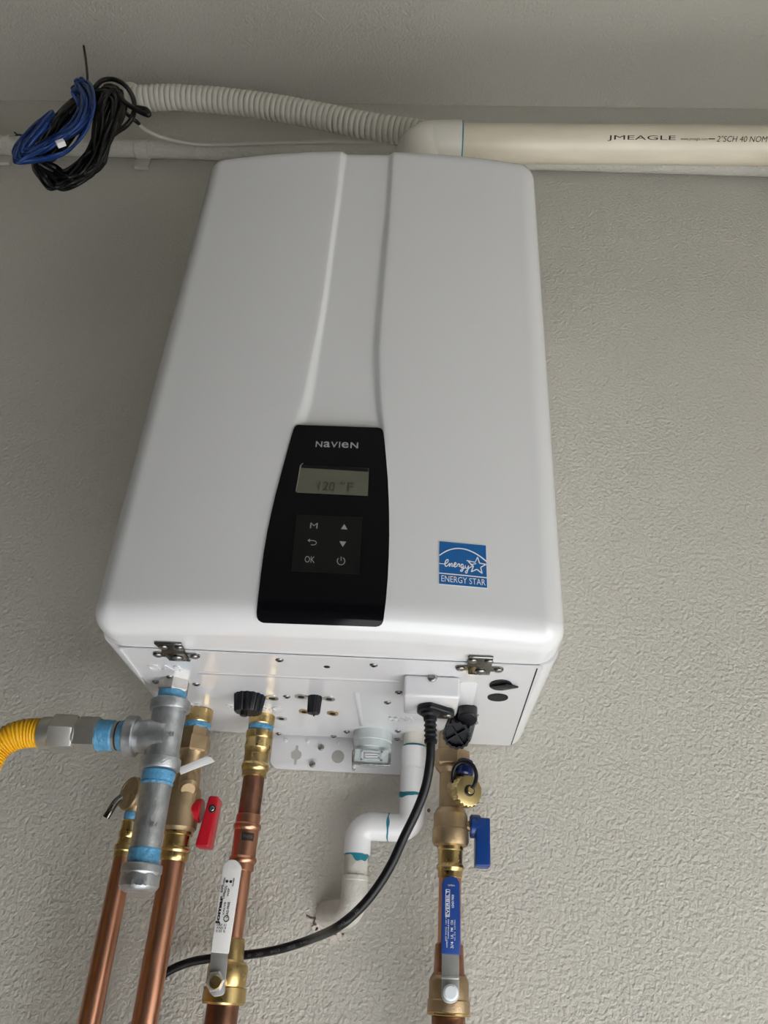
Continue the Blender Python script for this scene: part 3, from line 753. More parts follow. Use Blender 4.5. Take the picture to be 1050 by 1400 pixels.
turned('outlet_neck', rA, rB, [(1088, 12), (1104, 12), (1107, 10.5), (1114, 10.5)], m_bronze, RV)
turned('thread_sealant', rA, rB, [(1110, 10), (1112, 11.2), (1119, 11.2), (1122, 10)], m_seal, RV)
turned('press_adapter', rA, rB, [(1121, 10), (1124, 12), (1137, 11.8), (1138, 13.5), (1144, 13.2), (1146, 12), (1154, 12.5), (1156, 15.2), (1163, 15.4), (1165, 14), (1172, 14)], m_brass, RV)
RP = tag(turned('discharge_pipe', rA, rB, [(1171, 12.8), (1200, 13.8), (1440, 16.0)], m_copper, None, tail=rA[2]+1.70), 'leftmost copper pipe running down below the relief valve', 'pipe')
HP = tag(turned('hot_water_pipe', hA, hB, [(1176, 16.2), (1300, 17), (1440, 18)], m_copper, None, tail=1.70), 'copper pipe under the red handled valve, second from left', 'pipe')
# white tag behind the tee
p4 = [at(243, 1050, HY-.035), at(283, 1033.5, HY-.035), at(288, 1035, HY-.035), at(293.5, 1041, HY-.035), at(262, 1053, HY-.035), at(247, 1059, HY-.035)]
tag(prism('paper_tag', [V(*p) for p in p4], Y, .0012, m_tagm, None, .0003), 'small white tag sticking out between gas tee and brass valve', 'tag')

# ------------------------------------------------------------------ recirculation line
QX, QY = -.0918, -.083
qA, qB = V(QX, QY, 0), V(QX, QY, -.2)
RL = thing('recirculation_pipe', 'middle copper pipe with brass adapter and copper press coupling under black knob', 'pipe', (QX, QY, -.2))
turned('inlet_nut', qA, qB, [(977, 15.5), (978, 17.5), (991, 17.5), (993, 16)], m_brass, RL, seg=28)
turned('thread_sealant', qA, qB, [(991, 16), (993, 17), (999, 17), (1001, 16)], m_seal, RL)
turned('brass_adapter', qA, qB, [(1000, 17), (1001, 18.6), (1009, 18.6), (1011, 17.6), (1024, 18.6), (1026, 17.6), (1032, 17)], m_brass, RL, seg=30)
turned('press_socket', qA, qB, [(1031, 16), (1033, 17.2), (1044, 17), (1046, 18.6), (1049, 19.2), (1053, 18.4), (1055, 16.8), (1062, 16.8), (1063, 15)], m_brass, RL)
turned('upper_tube', qA, qB, [(1061, 14.4), (1120, 15.2)], m_copper2, RL)
turned('press_coupling', qA, qB, [(1114, 15.5), (1115, 16.5), (1126, 16.5), (1128, 18.6), (1131, 19.2), (1134, 18.4), (1136, 16.8), (1171, 16.8), (1173, 18.4), (1176, 19), (1179, 18.2), (1181, 16.4), (1190, 16.4), (1191, 15)], m_copper, RL)
P = at(340, 1144, QY-.0140)
def wrapper(O, r, cx, cy, w_, h_, lift=.0003):
    def fn(u, v, q):
        a = (u-.5)*w_/r+O; return V(cx+(r+lift)*math.sin(a), cy-(r+lift)*math.cos(a), P_[0]+(v-.5)*h_)
    return fn
rcp = 16.8/pxm(V(QX, QY, -.12)); P_ = [at(340, 1144, QY-.011)[2]]
ang = .35
pl = [(QX+(rcp+.0002)*math.sin(a), QY-(rcp+.0002)*math.cos(a)) for a in np.linspace(ang-.5, ang+.5, 9)]
vs = [V(a, b, P_[0]-.004) for a, b in pl]+[V(a, b, P_[0]+.004) for a, b in pl]
ink = mesh_obj('printed_patch', vs, [(i, i+1, 10+i, 9+i) for i in range(8)], m_ink, RL, 0)
text_map('printed_words', 'PRESS', wrapper(ang, rcp, QX, QY, .010, .003, .0005), m_copper, RL)
turned('lower_tube', qA, qB, [(1189, 13.6), (1290, 14.6)], m_copper, RL)
JV = thing('ball_valve', 'bronze ball valve with white lever at bottom of middle pipe', 'valve', (QX, QY, -.28))
turned('solder_cup', qA, qB, [(1282, 15), (1284, 17.6), (1288, 18.2), (1312, 19.5), (1316, 22)], m_brass, JV)
turned('valve_body', qA, qB, [(1314, 20), (1318, 26), (1324, 27.5), (1346, 27), (1349, 26), (1350, 29.2), (1370, 29.6), (1373, 28), (1374, 22)], m_brass, JV, seg=28)
tag(turned('supply_pipe', qA, qB, [(1371, 21), (1376, 22), (1440, 23)], m_copper2, None, tail=1.70), 'dull copper pipe leaving the frame below the white handled ball valve', 'pipe')
YH = QY-.040
c = V(*at(296, 1343, YH)); cyl('valve_stem', V(c[0], QY, c[2]), V(c[0], YH-.006, c[2]), .006, m_brass, JV)
def pxpoly(pts, Yp): return [V(*at(a, b, Yp)) for a, b in pts]
top = [(317+13.0*math.cos(math.radians(t))+ (0), 1189-14*math.sin(math.radians(t))) for t in range(8, 172, 14)]
hdl = prism('handle_sleeve', pxpoly([(312, 1304)]+top+[(303, 1196), (288, 1302)], YH), Y, .0042, m_vinyl, JV, .0012)
arm = prism('handle_arm', pxpoly([(311, 1300), (310.5, 1316), (308, 1340), (306.5, 1358), (303, 1361), (293, 1363), (286, 1357), (283, 1345), (287, 1320), (288.5, 1300)], YH+.0010), Y, .0022, m_lever, JV, .0005)
cn = V(*at(294.5, 1342, YH)); cyl('lock_nut', cn+V(0, .0012, 0), cn+V(0, -.0045, 0), .0092, m_lever, JV, 6, rot=.2, ch=.15)
cyl('stem_tip', cn+V(0, 0, 0), cn+V(0, -.0056, 0), .0040, m_cap, JV, 16, ch=.1)
def vtext(s, px, py, wpx, hpx, m, parent, Yp, tilt=0., name='printed_words', bold=.012):
    """text reading upwards on a lever; px,py centre; wpx = length along the lever, hpx = letter height"""
    O = V(*at(px, py, Yp)); k = pxm(O)
    return text_map(name, s, planar(O, V(math.sin(tilt), 0, math.cos(tilt)), V(-math.cos(tilt), 0, math.sin(tilt)), -Y, wpx/k/.86, hpx/k, .0), m, parent, bold=bold)
YT = YH-.0003; tl = .02
for s_t, px, py, wp, hp in (('Jomar', 300.5, 1244.5, 31, 6.5), ('VALVE', 306.5, 1242, 14, 2.5), ('LEAD FREE', 311.5, 1244, 17, 3.2), ('600', 303.5, 1215, 8, 3.5), ('WOG', 308.3, 1216, 8, 3.5), ('150', 306, 1224.5, 6, 3.2), ('WSP', 312.2, 1220, 9, 2.6),
                            ('600 WOG', 0, 0, 0, 0), ('OPEN', 306.5, 1205, 8, 2.4), ('CLOSED', 319, 1206, 9, 2.2)):
    if wp: vtext(s_t, px, py, wp, hp, m_ink, hdl, YT, tl, bold=.05 if s_t == 'Jomar' else .02)
def htext(s, px, py, wpx, hpx, m, parent, Yp, tilt=0.):
    O = V(*at(px, py, Yp)); k = pxm(O)
    return text_map('printed_words', s, planar(O, V(math.cos(tilt), 0, -math.sin(tilt)), V(math.sin(tilt), 0, math.cos(tilt)), -Y, wpx/k, hpx/k/.86), m, parent)
for s_t, py in (('NSF 61', 1264.5), ('ANSI 8', 1268.5), ('0.25 %', 1273)): htext(s_t, 303-(py-1264)*.15, py, 13, 2.6, m_ink, hdl, YT)
for px, py in ((310.3, 1205), (315.5, 1205.3)): P = at(px, py, YT+.0001); cyl('printed_dot', P, P+V(0, -.0003, 0), .0014, m_ink, hdl, 12)
P = at(309.5, 1256, YT+.0001); tube('printed_ring', [P+V(.0026*math.cos(t), -.0001, .0026*math.sin(t)) for t in np.linspace(0, 6.283, 18, False)], .0004, m_ink, hdl, 6, True)

# ------------------------------------------------------------------ cold line
CX, CY = .1298, -.052
cA, cB = V(CX, CY, 0), V(CX, CY, -.2)
CV = thing('cold_service_valve', 'brass service valve with blue side handle below black inlet filter', 'valve', (CX, CY, -.1))
turned('inlet_nut', cA, cB, [(1000, 14), (1003, 17), (1018, 18), (1028, 18), (1029, 17)], m_bronze, CV, seg=28)
turned('union_nut', cA, cB, [(1026, 21), (1028, 25), (1046, 25), (1049, 22)], m_bronze, CV, seg=6, rot=.25)
turned('union_collar', cA, cB, [(1048, 20), (1049, 21.5), (1052, 21), (1055, 18.5), (1058, 16)], m_bronze, CV)
turned('valve_body', cA, cB, [(1052, 18), (1055, 15.6), (1104, 16.2), (1107, 19.5), (1110, 20.5), (1113, 22.2), (1115, 23), (1133, 23.2), (1135, 24.6), (1151, 25), (1156, 23), (1158, 19)], m_bronze, CV)
turned('press_socket', cA, cB, [(1156, 17), (1158, 18), (1163, 17.6), (1164, 16.8), (1181, 16.6), (1183, 18.4), (1187, 19.2), (1190, 18), (1192, 16.8), (1200, 16.8), (1201, 15)], m_brass, CV)
tag(turned('cold_water_pipe', cA, cB, [(1199, 15.2), (1315, 16.4)], m_copper, None), 'rightmost copper pipe, mostly behind the long blue lever', 'pipe')
# hose port with chained cap
hc = V(*at(641, 1081, CY-.026)); pd = V(.46, -.86, -.05); pd /= np.linalg.norm(pd)
cyl('hose_port', V(CX, CY, hc[2]+.006), hc-pd*.006, .0120, m_bronze, CV)
HCAP = mesh_obj('hose_cap', *lathe_geo(hc-pd*.010, hc, [(0, .0164), (.001, .0172), (.0085, .0172), (.0098, .0164), (.0102, .0154)], 120, flute=.03, nfl=20), m_cap, CV)
cyl('cap_stud', hc-pd*.001, hc+pd*.0045, .0040, m_cap, HCAP, 18)
mesh_obj('cap_face', *lathe_geo(hc-pd*.0005, hc, [(0, .0162), (.0011, .0160), (.0013, .0154)], 48), m_cap, HCAP)
x_, y_, _ = frame(pd)
tube('strap_ring', [hc+pd*.0018+(x_*math.cos(t)+y_*math.sin(t))*.0052 for t in np.linspace(0, 6.283, 20, False)], .0011, m_rub, HCAP, 8, True)
st = [at(645, 1078, CY-.046), at(649.5, 1070, CY-.047), at(651, 1058, CY-.045), at(646, 1046, CY-.04), at(635, 1041, CY-.034), at(624, 1046, CY-.03), at(619.5, 1057, CY-.026), at(620, 1070, CY-.02)]
tube('cap_strap', spline([V(*p) for p in st], 6), .0022, m_rub, HCAP, 10)
bl = V(*at(634, 1060, CY-.022)); bl2 = V(*at(637, 1040, CY-.022))
mesh_obj('port_knob', *lathe_geo(bl, bl2, [(0, .009), (.002, .0106), (.009, .0106), (.0115, .0088), (.0165, .0084), (.0175, .0070)], 32), m_navy, CV)
# blue side handle
cz = at(648, 1130, CY)[2]
cyl('stem', V(CX+.01, CY, cz), V(CX+.032, CY, cz), .0055, m_bronze, CV)
b0, b1 = at(643, 1130, CY-.008)[0], at(658, 1130, CY-.008)[0]
cyl('handle_hub', V(b0, CY, cz), V(b1, CY, cz), .0125, m_bluep, CV, 32)
zt_, zbm = at(662, 1117.5, CY-.012)[2], at(660, 1184, CY-.012)[2]
l0, l1 = at(650.5, 1160, CY-.012)[0], at(670.5, 1150, CY-.012)[0]
v, f = prism_geo([V(l0, CY-.012, zt_), V(l1, CY-.012, zt_), V(l1, CY-.012, zbm), V(l0-.0005, CY-.012, zbm)], Y, .024)
bevel_obj(mesh_obj('handle', v, f, m_bluep, CV), .0018, 3)
# lower ball valve with blue lever
BV = thing('ball_valve', 'bronze ball valve with long blue lever at bottom right', 'valve', (CX, CY, -.28))
turned('solder_cup', cA, cB, [(1289, 16), (1292, 19.2), (1320, 20.5), (1330, 21), (1334, 24)], m_copper2, BV)
turned('valve_body', cA, cB, [(1332, 22), (1336, 25), (1342, 27), (1366, 27.4), (1368, 29), (1384, 29.4), (1388, 28), (1389, 25)], m_bronze, BV)
turned('brass_ring', cA, cB, [(1384, 29.5), (1385, 30), (1388, 30), (1389, 29)], m_brass, BV)
tag(turned('supply_pipe', cA, cB, [(1388, 22), (1391, 23), (1440, 24)], m_copper2, None, tail=1.70), 'dull copper pipe leaving the frame below the blue levered ball valve', 'pipe')
YB = CY-.040
cn = V(*at(616, 1357, YB)); cyl('valve_stem', V(cn[0], CY, cn[2]), cn, .0065, m_bronze, BV)
top = [(616.5+12.2*math.cos(math.radians(t)), 1210-12.5*math.sin(math.radians(t))) for t in range(0, 181, 15)]
bs = prism('handle_sleeve', pxpoly([(629.5, 1306), (629.5, 1260)]+top+[(603.2, 1304)], YB), Y, .0045, m_bluev, BV, .0013)
bot = [(615.5+12*math.cos(math.radians(t)), 1361-11*math.sin(math.radians(t))) for t in range(180, 361, 15)]
prism('handle_arm', pxpoly([(627.8, 1303), (604.2, 1302)]+bot, YB+.0012), Y, .0024, m_lever, BV, .0005)
prism('arm_step', pxpoly([(627.8, 1334), (603.8, 1334), (603.6, 1338), (627.6, 1339)], YB+.0002), Y, .002, m_lever, BV, .0004)
cyl('lock_nut', cn+V(0, .0015, 0), cn+V(0, -.0050, 0), .0074, m_white, BV, 24, ch=.3)
YT = YB-.0003
for s_t, px, py, wp, hp in (('EVERBILT', 612, 1234.5, 28, 4.2), ('LEAD FREE', 619, 1232, 14, 2.8), ('600 WOG  150 WSP', 609.8, 1267, 30, 1.8), ('NSF/ANSI', 613, 1270, 20, 1.8), ('CSA', 617.8, 1261, 5, 3.4), ('FM', 617.8, 1271, 4, 3.6), ('UL', 618, 1280, 5, 3.6), ('LISTED', 621.8, 1264, 10, 1.5), ('CL 3/4', 621.8, 1280, 9, 1.5), ('IAPMO', 611, 1290, 8, 2), ('3/4', 618, 1292, 7, 4)):
    vtext(s_t, px, py, wp, hp, m_white, bs, YT)
O = V(*at(612, 1234.5, YT)); k_ = pxm(O)
mesh_obj('printed_box', *frame_geo(O[0]-3/k_, O[0]+3/k_, O[2]-17/k_, O[2]+17/k_, .0004, YT+.0002, .0002), m_white, bs, 0)
htext('OPEN', 617, 1210.5, 9, 1.6, m_white, bs, YT)

def stain(name, C, d, r, w0, seed, m, parent, a0=0., a1=6.283, drip=1.0):
    """thin irregular band round a pipe of axis d centred at C"""
    rnd = random.Random(seed); x_, y_, dd = frame(np.asarray(d, float)); N = 40; vs = []
    ph = [rnd.uniform(0, 6.28) for _ in range(4)]
    for i in range(N+1):
        a = a0+(a1-a0)*i/N
        lo = -w0*(.5+.25*math.sin(a*2+ph[0])+.2*math.sin(a*5+ph[1])); hi = w0*(.5+drip*(.5*math.sin(a*1+ph[2])+.35*math.sin(a*3+ph[3])+.2*math.sin(a*7)))
        hi = max(hi, .1*w0)
        e = x_*math.cos(a)+y_*math.sin(a)
        vs += [C+e*r+dd*lo, C+e*r+dd*hi]
    return mesh_obj(name, vs, [(2*i, 2*i+1, 2*i+3, 2*i+2) for i in range(N)], m, parent)

# ------------------------------------------------------------------ condensate drain
DY = -.036
D = thing('condensate_drain', 'white plastic condensate drain pipe stepping down into the wall', 'pipe', (.086, DY, -.1))
dx = at(565, 1060, DY)[0]; dA, dB = V(dx, DY, 0), V(dx, DY, -.1)
turned('outlet_spigot', dA, dB, [(1003, 13.5), (1004, 14.6), (1021, 14.6), (1024, 14)], m_pvcw, D)
turned('primer_stain', dA, dB, [(1019.5, 14.8), (1021.5, 14.9), (1023, 14.8)], m_teal, D)
turned('coupling', dA, dB, [(1022, 15.5), (1023, 17.4), (1040, 17.5), (1041, 17), (1052, 17), (1053, 17.6), (1086, 18)], m_pvc, D)
C_ = V(dx, DY, at(565, 1088, DY)[2]); stain('primer_stain', C_, V(0, 0, -1), 18.45/pxm(C_), .0034, 3, m_teal, D, drip=.8)
re = 18.2/pxm(V(dx, DY, -.09)); zh = at(530, 1131, DY)[2]; ex = at(489, 1150, DY)[0]
tz = at(565, 1090, DY)[2]
def arcp(c, r, a0, a1, ux, uz, n=10): return [c+ux*r*math.cos(math.radians(a))+uz*r*math.sin(math.radians(a)) for a in np.linspace(a0, a1, n)]
Rb = re*1.05
p1 = [V(dx, DY, tz), V(dx, DY, zh+Rb)]+arcp(V(dx-Rb, DY, zh+Rb), Rb, 0, -90, X, Z)[1:]+[V((dx+ex)/2+.012, DY, zh)]
tube('elbow', p1, re, m_pvc, D, 32)
xm = at(531, 1131, DY)[0]
stain('primer_stain', V(xm, DY, zh), V(1, 0, .0001), re*1.012, .0026, 8, m_teal, D, drip=.9)
tube('short_tube', [V(xm+.01, DY, zh), V(xm-.01, DY, zh)], re*.99, m_pvc, D, 32)
ze = at(488, 1168, DY)[2]
p2 = [V(xm-.001, DY, zh), V(ex+Rb, DY, zh)]+arcp(V(ex+Rb, DY, zh-Rb), Rb, 90, 180, X, Z)[1:]+[V(ex, DY, ze)]
tube('elbow', p2, re, m_pvc, D, 32)
r3 = 16/pxm(V(ex, DY, -.15)); eA, eB = V(ex, DY, -.1), V(ex, DY, -.2)
C_ = V(ex, DY, at(488, 1169.5, DY)[2]); stain('primer_stain', C_, V(0, 0, -1), 16.35/pxm(C_), .0046, 12, m_teal, D, drip=1.5)
turned('painted_tube', eA, eB, [(1166, 15.9), (1202, 15.9)], m_pvcp, D)
turned('socket_rim', eA, eB, [(1197, 16), (1197.6, 18.4), (1204, 18.6), (1205, 18)], m_pvcp, D)
z2 = at(486, 1198, DY)[2]; z3 = at(470, 1248, DY)[2]
r4 = 18.5/pxm(V(ex, DY, -.18)); Rb = r4*1.1
hdr = V(-.62, .785, 0); hdr /= np.linalg.norm(hdr)
c0 = V(ex, DY, z3+Rb)+hdr*Rb
p3 = [V(ex, DY, z2), V(ex, DY, z3+Rb)]+[c0-hdr*Rb*math.cos(math.radians(a))-Z*Rb*math.sin(math.radians(a)) for a in np.linspace(0, 90, 12)][1:]
p3.append(p3[-1]+hdr*.035)
tube('painted_elbow', p3, [r4*.98]+[r4]*(len(p3)-1), m_pvcp, D, 32)
# broken plaster round the hole: chips and cracks belong to the wall
hole = V(*at(440, 1250, 0)); S = pxm(hole)
for px, py, sz, hh_ in ((434, 1271, 4, 4), (446, 1275, 4, 3), (438, 1274, 3, 2), (460, 1284, 3, 2), (452, 1289, 3, 2), (443, 1284, 2.5, 2), (446, 1262, 3, 2), (432, 1240, 2, 2), (490, 1230, 2.5, 1.5), (436, 1263, 5, 5), (431, 1269, 4, 4), (441, 1267, 3.5, 4), (455, 1284, 6, 3), (449, 1280, 4, 2), (448, 1237, 2.5, 3), (464, 1279, 4, 2), (430, 1275, 3, 2), (472, 1281, 3, 2), (433, 1259, 2.5, 4), (433, 1246, 3, 3)):
    c = V(*at(px, py, 0)); n = 8
    ol = [c+V(sz/S*random.uniform(.6, 1.2)*math.cos(t), 0.001, sz/S*random.uniform(.6, 1.2)*math.sin(t)) for t in np.linspace(0, 6.283, n, False)]
    v, f = prism_geo(ol, -Y, hh_*.0007+.001); mesh_obj('plaster_chip', v, f, m_chip, w, 0)
for pts in ([(419, 1252), (425, 1255), (432, 1255), (437, 1250), (440, 1241), (443, 1237), (450, 1239), (457, 1238), (464, 1235)], [(436, 1252), (435, 1261), (438, 1266)], [(440, 1266), (445, 1272), (452, 1277), (463, 1278), (470, 1277)], [(431, 1255), (429, 1262)]):
    tube('crack', spline([V(*at(a+random.uniform(-.7, .7), b+random.uniform(-.7, .7), -.0002)) for a, b in pts], 3), .00095, m_crack, w, 6)
P = V(*at(586, 1108, 0)); cyl('nail_hole', P+V(0, .001, 0), P+V(0, -.0008, 0), .0022, m_crack, w, 10)
mesh_obj('plaster_chip', *prism_geo([P+V(a*.001, .0005, b*.001) for a, b in ((-4, -1), (-3, 3), (-1, 4), (-1.5, -2))], -Y, .0012), m_chip, w, 0)
P = V(*at(25, 186, -.0)); tube('crack', spline([P+V(-.012, -.0004, .012), P+V(-.004, -.0004, .004), P+V(-.008, -.0004, -.006), P+V(-.004, -.0004, .003), P+V(.012, -.0004, .002)], 4), .0016, m_ink, w, 6)

# ------------------------------------------------------------------ power cord
PC = thing('power_cord', 'black power cord curving from connection box down behind the middle pipe', 'power cord', (.09, -.2, -.03))
c1 = V(*atz(590, 967, hz)); c2 = V(*atz(612, 971, hz))
vv = []
ry_ = abs(atz(590, 975, hz)[1]-atz(590, 960, hz)[1])/2; rx_ = 20/pxm(c1)
ol = [V(c1[0]+rx_*math.cos(t), c1[1]+ry_*math.sin(t), hz) for t in np.linspace(math.pi*.5, math.pi*1.5, 16)]
ol += [V(c2[0]+.007*math.cos(t), c2[1]+ry_*.62*math.sin(t), hz) for t in np.linspace(-math.pi*.5, math.pi*.5, 12)]
prism('plug_flange', ol[::-1], -Z, .006, m_rub, PC, .0015)
screw(V(c2[0], c2[1], hz-.0055), PC, 1.0)
YP = c1[1]
sA = V(*at(588, 972, YP)); sB = V(*at(589, 1016, YP))
k1 = [(0, .0105), (.006, .0098), (.008, .0072)]
Ls = np.linalg.norm(sB-sA); pr = [(0, .0105), (.004, .0095), (.006, .0070)]
for j in range(4): z_ = .010+j*(Ls-.012)/4; pr += [(z_, .0066), (z_+.001, .0054), (z_+.0028, .0054), (z_+.0038, .0064)]
pr += [(Ls, .0062)]
mesh_obj('strain_relief', *lathe_geo(sA, sB, pr, 20), m_rub, PC)
cw = [(589, 1012, YP), (588, 1040, YP+.004), (582, 1075, YP+.012), (569, 1110, YP+.02), (552, 1145, YP+.03), (536, 1180, YP+.037), (518, 1210, YP+.045), (494, 1240, YP+.053), (462, 1267, YP+.06), (425, 1284, -.062), (385, 1297, -.045), (345, 1304.5, -.033), (300, 1309, -.026), (262, 1315, -.024), (232, 1327, -.022), (215, 1341, -.02), (205, 1362, -.02), (200, 1400, -.02), (198, 1440, -.02), (196, 1500, -.02), (190, 1600, -.02)]
tube('cable', spline([V(*at(*q_)) for q_ in cw], 10), .0044, m_cord, PC, 16)
cpts = spline([V(*at(*q_)) for q_ in cw], 60)
# faint printed legend on the cable
def legend(i0, s, n_):
    # text bent along the visible side of the cable
    P0 = cpts[i0:i0+n_]; cum_ = np.concatenate([[0], np.cumsum([np.linalg.norm(P0[i+1]-P0[i]) for i in range(len(P0)-1)])])
    arr_ = np.array(P0)
    def fn(u, v, q):
        s_ = max(0, min(u, 1))*cum_[-1]; c_ = V(*[np.interp(s_, cum_, arr_[:, k]) for k in range(3)])
        e = V(*[np.interp(min(s_+.001, cum_[-1]), cum_, arr_[:, k]) for k in range(3)])-V(*[np.interp(max(s_-.001, 0), cum_, arr_[:, k]) for k in range(3)])
        e /= np.linalg.norm(e); view = CP*1.0; n = V(.0, -.95, -.2); n = n-e*(n@e); n /= np.linalg.norm(n); up = np.cross(e, n)
        a = (v-.5)*.65
        return c_+(n*math.cos(a)+up*math.sin(a)*1.0)*.00465
    return text_map('printed_words', s, fn, m_legend, PC)
for i0, s, n_ in ((7*60+40, 'AWG', 14), (7*60+10, 'E54', 12), (8*60+10, '18AWG', 20), (8*60+38, '300V', 16), (9*60+0, 'VW-1', 18), (9*60+30, 'SJTW', 18), (10*60, 'E2048', 20), (10*60+35, '105C', 16), (11*60, 'UL', 8)): legend(i0, s, n_)

# ------------------------------------------------------------------ overhead pipes
EY = -.2
pA = V(*at(631, 196, EY)); pB = V(*at(1050, 199, EY)); zP = (pA[2]+pB[2])/2
pA = V(pA[0], EY, pA[2]); pB = V(pB[0], EY, pB[2]); dP = (pB-pA)/np.linalg.norm(pB-pA)
VP = thing('exhaust_pipe', 'cream plastic vent pipe with printed lettering running right along ceiling corner', 'pipe', tuple(pA))
RPV = .0302
tube('pipe', [pA-dP*.02, pA+dP*.66], RPV, m_pvcd, VP, 48)
qe = pA+dP*.66
tube('wall_elbow', [qe-dP*.03, qe+dP*.01]+[qe+dP*.01+dP*.05*math.sin(a)+Y*.05*(1-math.cos(a)) for a in np.linspace(.2, math.pi/2, 8)]+[qe+dP*.06+Y*.198], RPV*1.12, m_pvcw, VP, 40)
def pvc_text(s, px0, px1, py, hpx, shear=0, m=m_ink):
    q0 = V(*at(px0, py, EY-.024)); q1 = V(*at(px1, py, EY-.024)); s0 = (q0-pA)@dP; s1 = (q1-pA)@dP
    # angle on the pipe: find where the ray through py meets it
    best = min(np.linspace(-1.2, .8, 400), key=lambda a: abs(proj(pA+dP*(s0+s1)/2+V(0, -math.cos(a)*RPV, math.sin(a)*RPV))[1]-py))
    ha = hpx/pxm(q0)/RPV
    def fn(u, v, q):
        a = best+(v-.5)*ha*1.15; return pA+dP*(s0+(s1-s0)*u)+V(0, -math.cos(a), math.sin(a))*(RPV+.0004)
    return text_map('printed_words', s, fn, m, VP, shear)
pvc_text('JMEAGLE', 831, 924, 189.2, 6.6)
pvc_text('www.jmeagle.com', 931, 968, 190.5, 4)
pvc_text('-', 969, 978, 190, 1.2)
pvc_text('2"SCH 40 NOM', 981, 1049, 190, 6.8, .02)
turned('elbow_collar', pA, pB, [(572, 25), (592, 28.5), (627, 29.2), (631, 28.6)], m_pvcw, VP, axis=0, seg=48)
turned('primer_ring', pA, pB, [(630, 27), (630.6, 28.8), (631.8, 28.8), (632.4, 26)], m_teal, VP, axis=0, seg=48)
xe = at(588, 196, EY)[0]; Re = .030; rE = .0345
pth = [pA+V(-.014, 0, 0), V(xe+.010, EY, pA[2])]+arcp(V(xe+.010, EY, pA[2]-Re), Re, 90, 180, X, Z, 14)[1:]+[V(xe+.010-Re, EY, HT+.001)]
tube('elbow', pth, rE*.975, m_pvcw, VP, 40)
# corrugated flexible conduit
FY = -.12
FC = [(176, 128, FY), (185, 134.5, FY), (220, 133.5, FY), (260, 134.5, FY), (300, 137.5, FY), (350, 143.5, FY), (400, 151.5, FY), (450, 161.5, FY), (500, 171.5, FY), (545, 178.5, FY), (600, 186, FY), (660, 196, FY+.02)]
sp = spline([V(*at(*q_)) for q_ in FC], 30); cum = np.concatenate([[0], np.cumsum([np.linalg.norm(sp[i+1]-sp[i]) for i in range(len(sp)-1)])]); arr = np.array(sp)
n_ = int(cum[-1]/.0009); s_ = np.linspace(0, cum[-1], n_)
sp2 = [V(*[np.interp(s, cum, arr[:, k]) for k in range(3)]) for s in s_]
rfl = 16.8/722
tag(tube('flexible_conduit', sp2, [rfl*(1.03-.15*(1-abs(math.sin(math.pi*s/.0105))**.45)) for s in s_], m_flex, None, 28), 'off-white corrugated flexible conduit running from cable coils to the vent elbow', 'conduit')
# rigid painted conduit along the wall
kA = V(*at(-10, 199, -.022)); kB = V(*at(465, 204, -.022)); kz = kA[2]
k0, k1_ = V(-1.4, -.022, at(20, 198.5, -.022)[2]), V(1.6, -.022, at(20, 198.5, -.022)[2])
WC = thing('wall_conduit', 'painted rigid conduit strapped along the wall below the ceiling', 'conduit', tuple(k0))
zz0 = at(20, 198.5, -.022)[2]; zz1 = at(280, 206, -.022)[2]
sl_ = (zz1-zz0)/(at(280, 206, -.022)[0]-at(20, 198.5, -.022)[0])
f_ = lambda x: V(x, -.022, zz0+sl_*(x-at(20, 198.5, -.022)[0]))
tube('conduit_tube', [f_(-1.4), f_(1.6)], .0175, m_wall, WC, 28)
for px in (6, 197):
    xx = at(px, 200, -.022)[0]; c = f_(xx)
    cyl('strap', c-V(.014, 0, 0), c+V(.014, 0, 0), .0200, m_wall, WC, 28, ch=.08)
    v, f = box_geo(c+V(0, .016, -.027), X, Y, Z, .014, .0035, .012); mesh_obj('strap_foot', v, f, m_wall, WC, 0)
tag(tube('thin_cable', spline([V(*at(*q_)) for q_ in [(168, 150, -.13), (183, 163, -.12), (200, 178, -.09), (225, 189, -.07), (255, 195.5, -.06), (285, 198, -.055), (340, 196.5, -.055), (400, 195, -.055), (470, 194, -.055), (560, 196, -.055)]], 8), .0036, m_wirew, None, 10), 'thin off-white cable drooping from the black coil towards the heater top', 'cable')
P = V(*at(283, 196, -.06)); 

# cable coils
def coil(name, label, m, loops, n, r, Y0, jit, seed, seg=8, extras=()):
    rnd = random.Random(seed); geos = []
    for k in range(n):
        pts = loops[k % len(loops)]; ox, oy = rnd.uniform(-jit, jit), rnd.uniform(-jit, jit); yo = Y0+rnd.uniform(-.014, .014); s = 1-rnd.uniform(0, .17)
        cxm = sum(p[0] for p in pts)/len(pts); cym = sum(p[1] for p in pts)/len(pts)
        Q = [V(*at(cxm+(a-cxm)*s+ox+rnd.uniform(-1.6, 1.6), cym+(b-cym)*s+oy+rnd.uniform(-1.6, 1.6), yo+.014*math.sin(i*1.3+k))) for i, (a, b) in enumerate(pts)]
        geos.append(tube_geo(spline(Q, 7, True), r, seg, True))
    for e in extras: geos.append(tube_geo(spline([V(*at(*q_)) for q_ in e[1:]], 8), e[0], seg))
    o = mesh_obj(name, *merge(geos), m, None, 70); return tag(o, label, 'cable coil')
big = [(140, 118), (160, 122), (166, 145), (156, 180), (140, 212), (120, 235), (92, 250), (72, 256), (58, 244), (48, 225), (52, 200), (64, 172), (84, 148), (110, 126)]
big2 = [(150, 120), (170, 130), (168, 155), (150, 190), (138, 225), (115, 240), (85, 246), (60, 238), (46, 222), (60, 188), (80, 158), (112, 128)]
narrow = [(146, 120), (162, 124), (160, 150), (150, 180), (142, 205), (136, 222), (130, 200), (134, 170), (138, 145)]
narrow2 = [(156, 124), (166, 135), (160, 165), (146, 195), (135, 225), (118, 244), (95, 250), (110, 232), (128, 205), (138, 170), (145, 140)]
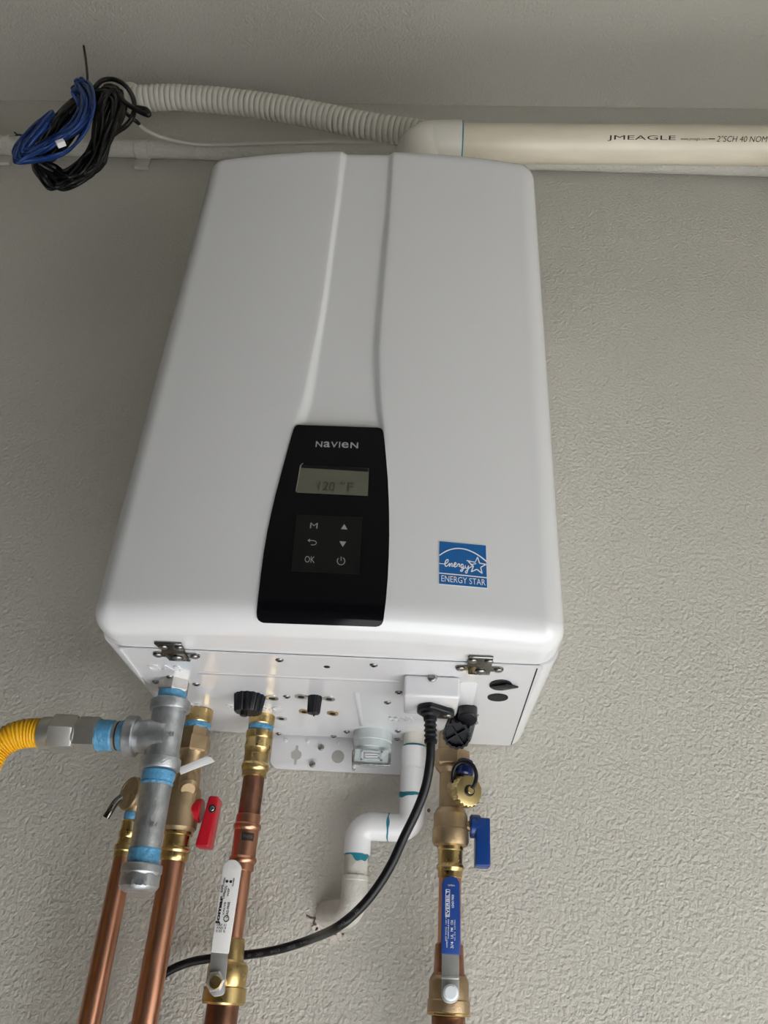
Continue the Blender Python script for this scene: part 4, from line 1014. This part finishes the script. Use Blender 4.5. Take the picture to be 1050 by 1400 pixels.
diag2 = [(128, 122), (118, 130), (98, 145), (80, 162), (66, 185), (60, 210), (75, 205), (92, 180), (110, 155), (122, 140)]
low = [(140, 200), (136, 222), (120, 238), (96, 252), (75, 258), (58, 240), (50, 222), (66, 228), (88, 240), (112, 225), (130, 205)]
diag = [(125, 118), (112, 132), (95, 150), (76, 172), (62, 196), (55, 215), (66, 222), (84, 205), (98, 184), (112, 160), (126, 138)]
coil('black_cable_coil', 'coil of black cable hanging at top left behind the blue cable', m_wireb, [big, narrow, diag, big2, narrow2, diag2, narrow, diag, low], 60, .0028, -.20, 5.2, 3, extras=(
    (.0042, (128, 122, -.2), (140, 110, -.2), (158, 109, -.2), (174, 120, -.2), (183, 138, -.21), (182, 158, -.21), (172, 172, -.2), (155, 184, -.2), (140, 200, -.19)),
    (.0042, (163, 132, -.22), (175, 143, -.22), (190, 152, -.22), (203, 157, -.22), (200, 150, -.22), (186, 147, -.22)),
    (.0035, (168, 150, -.14), (176, 158, -.135), (185, 165, -.13), (190, 169, -.12)),
    (.0038, (150, 175, -.19), (162, 177, -.19), (176, 168, -.2), (184, 150, -.2))))
blu = [(108, 112), (118, 110), (125, 125), (126, 150), (112, 172), (90, 186), (60, 202), (36, 214), (20, 221), (22, 206), (36, 186), (56, 170), (60, 172), (40, 192), (28, 212), (60, 205), (92, 182), (112, 160), (118, 135)]
blu2 = [(112, 110), (122, 116), (127, 140), (128, 158), (118, 184), (100, 206), (76, 218), (45, 222), (22, 221), (28, 200), (50, 176), (72, 154), (70, 160), (46, 184), (30, 210), (56, 206), (86, 188), (108, 164), (116, 138)]
coil('blue_cable_coil', 'coil of blue cable hooked over the black coil at top left', m_wirec, [blu, blu2, blu], 16, .0022, -.25, 5.0, 5)
tag(tube('hanging_wire', spline([V(*at(*q_)) for q_ in [(114.5, 63, -.20), (117, 80, -.20), (119, 98, -.205), (120, 116, -.21)]], 6), .0022, m_wireb, None, 8), 'single black wire end sticking up above the coils', 'wire')
P = V(*at(83, 196, -.285)); v, f = box_geo(P, V(.8, 0, .6), V(0, 1, 0), V(-.6, 0, .8),   .006, .004, .004); o = mesh_obj('cable_sticker', v, f, m_tagm, None, 0); tag(o, 'small white sticker wrapped round the blue cable', 'sticker')
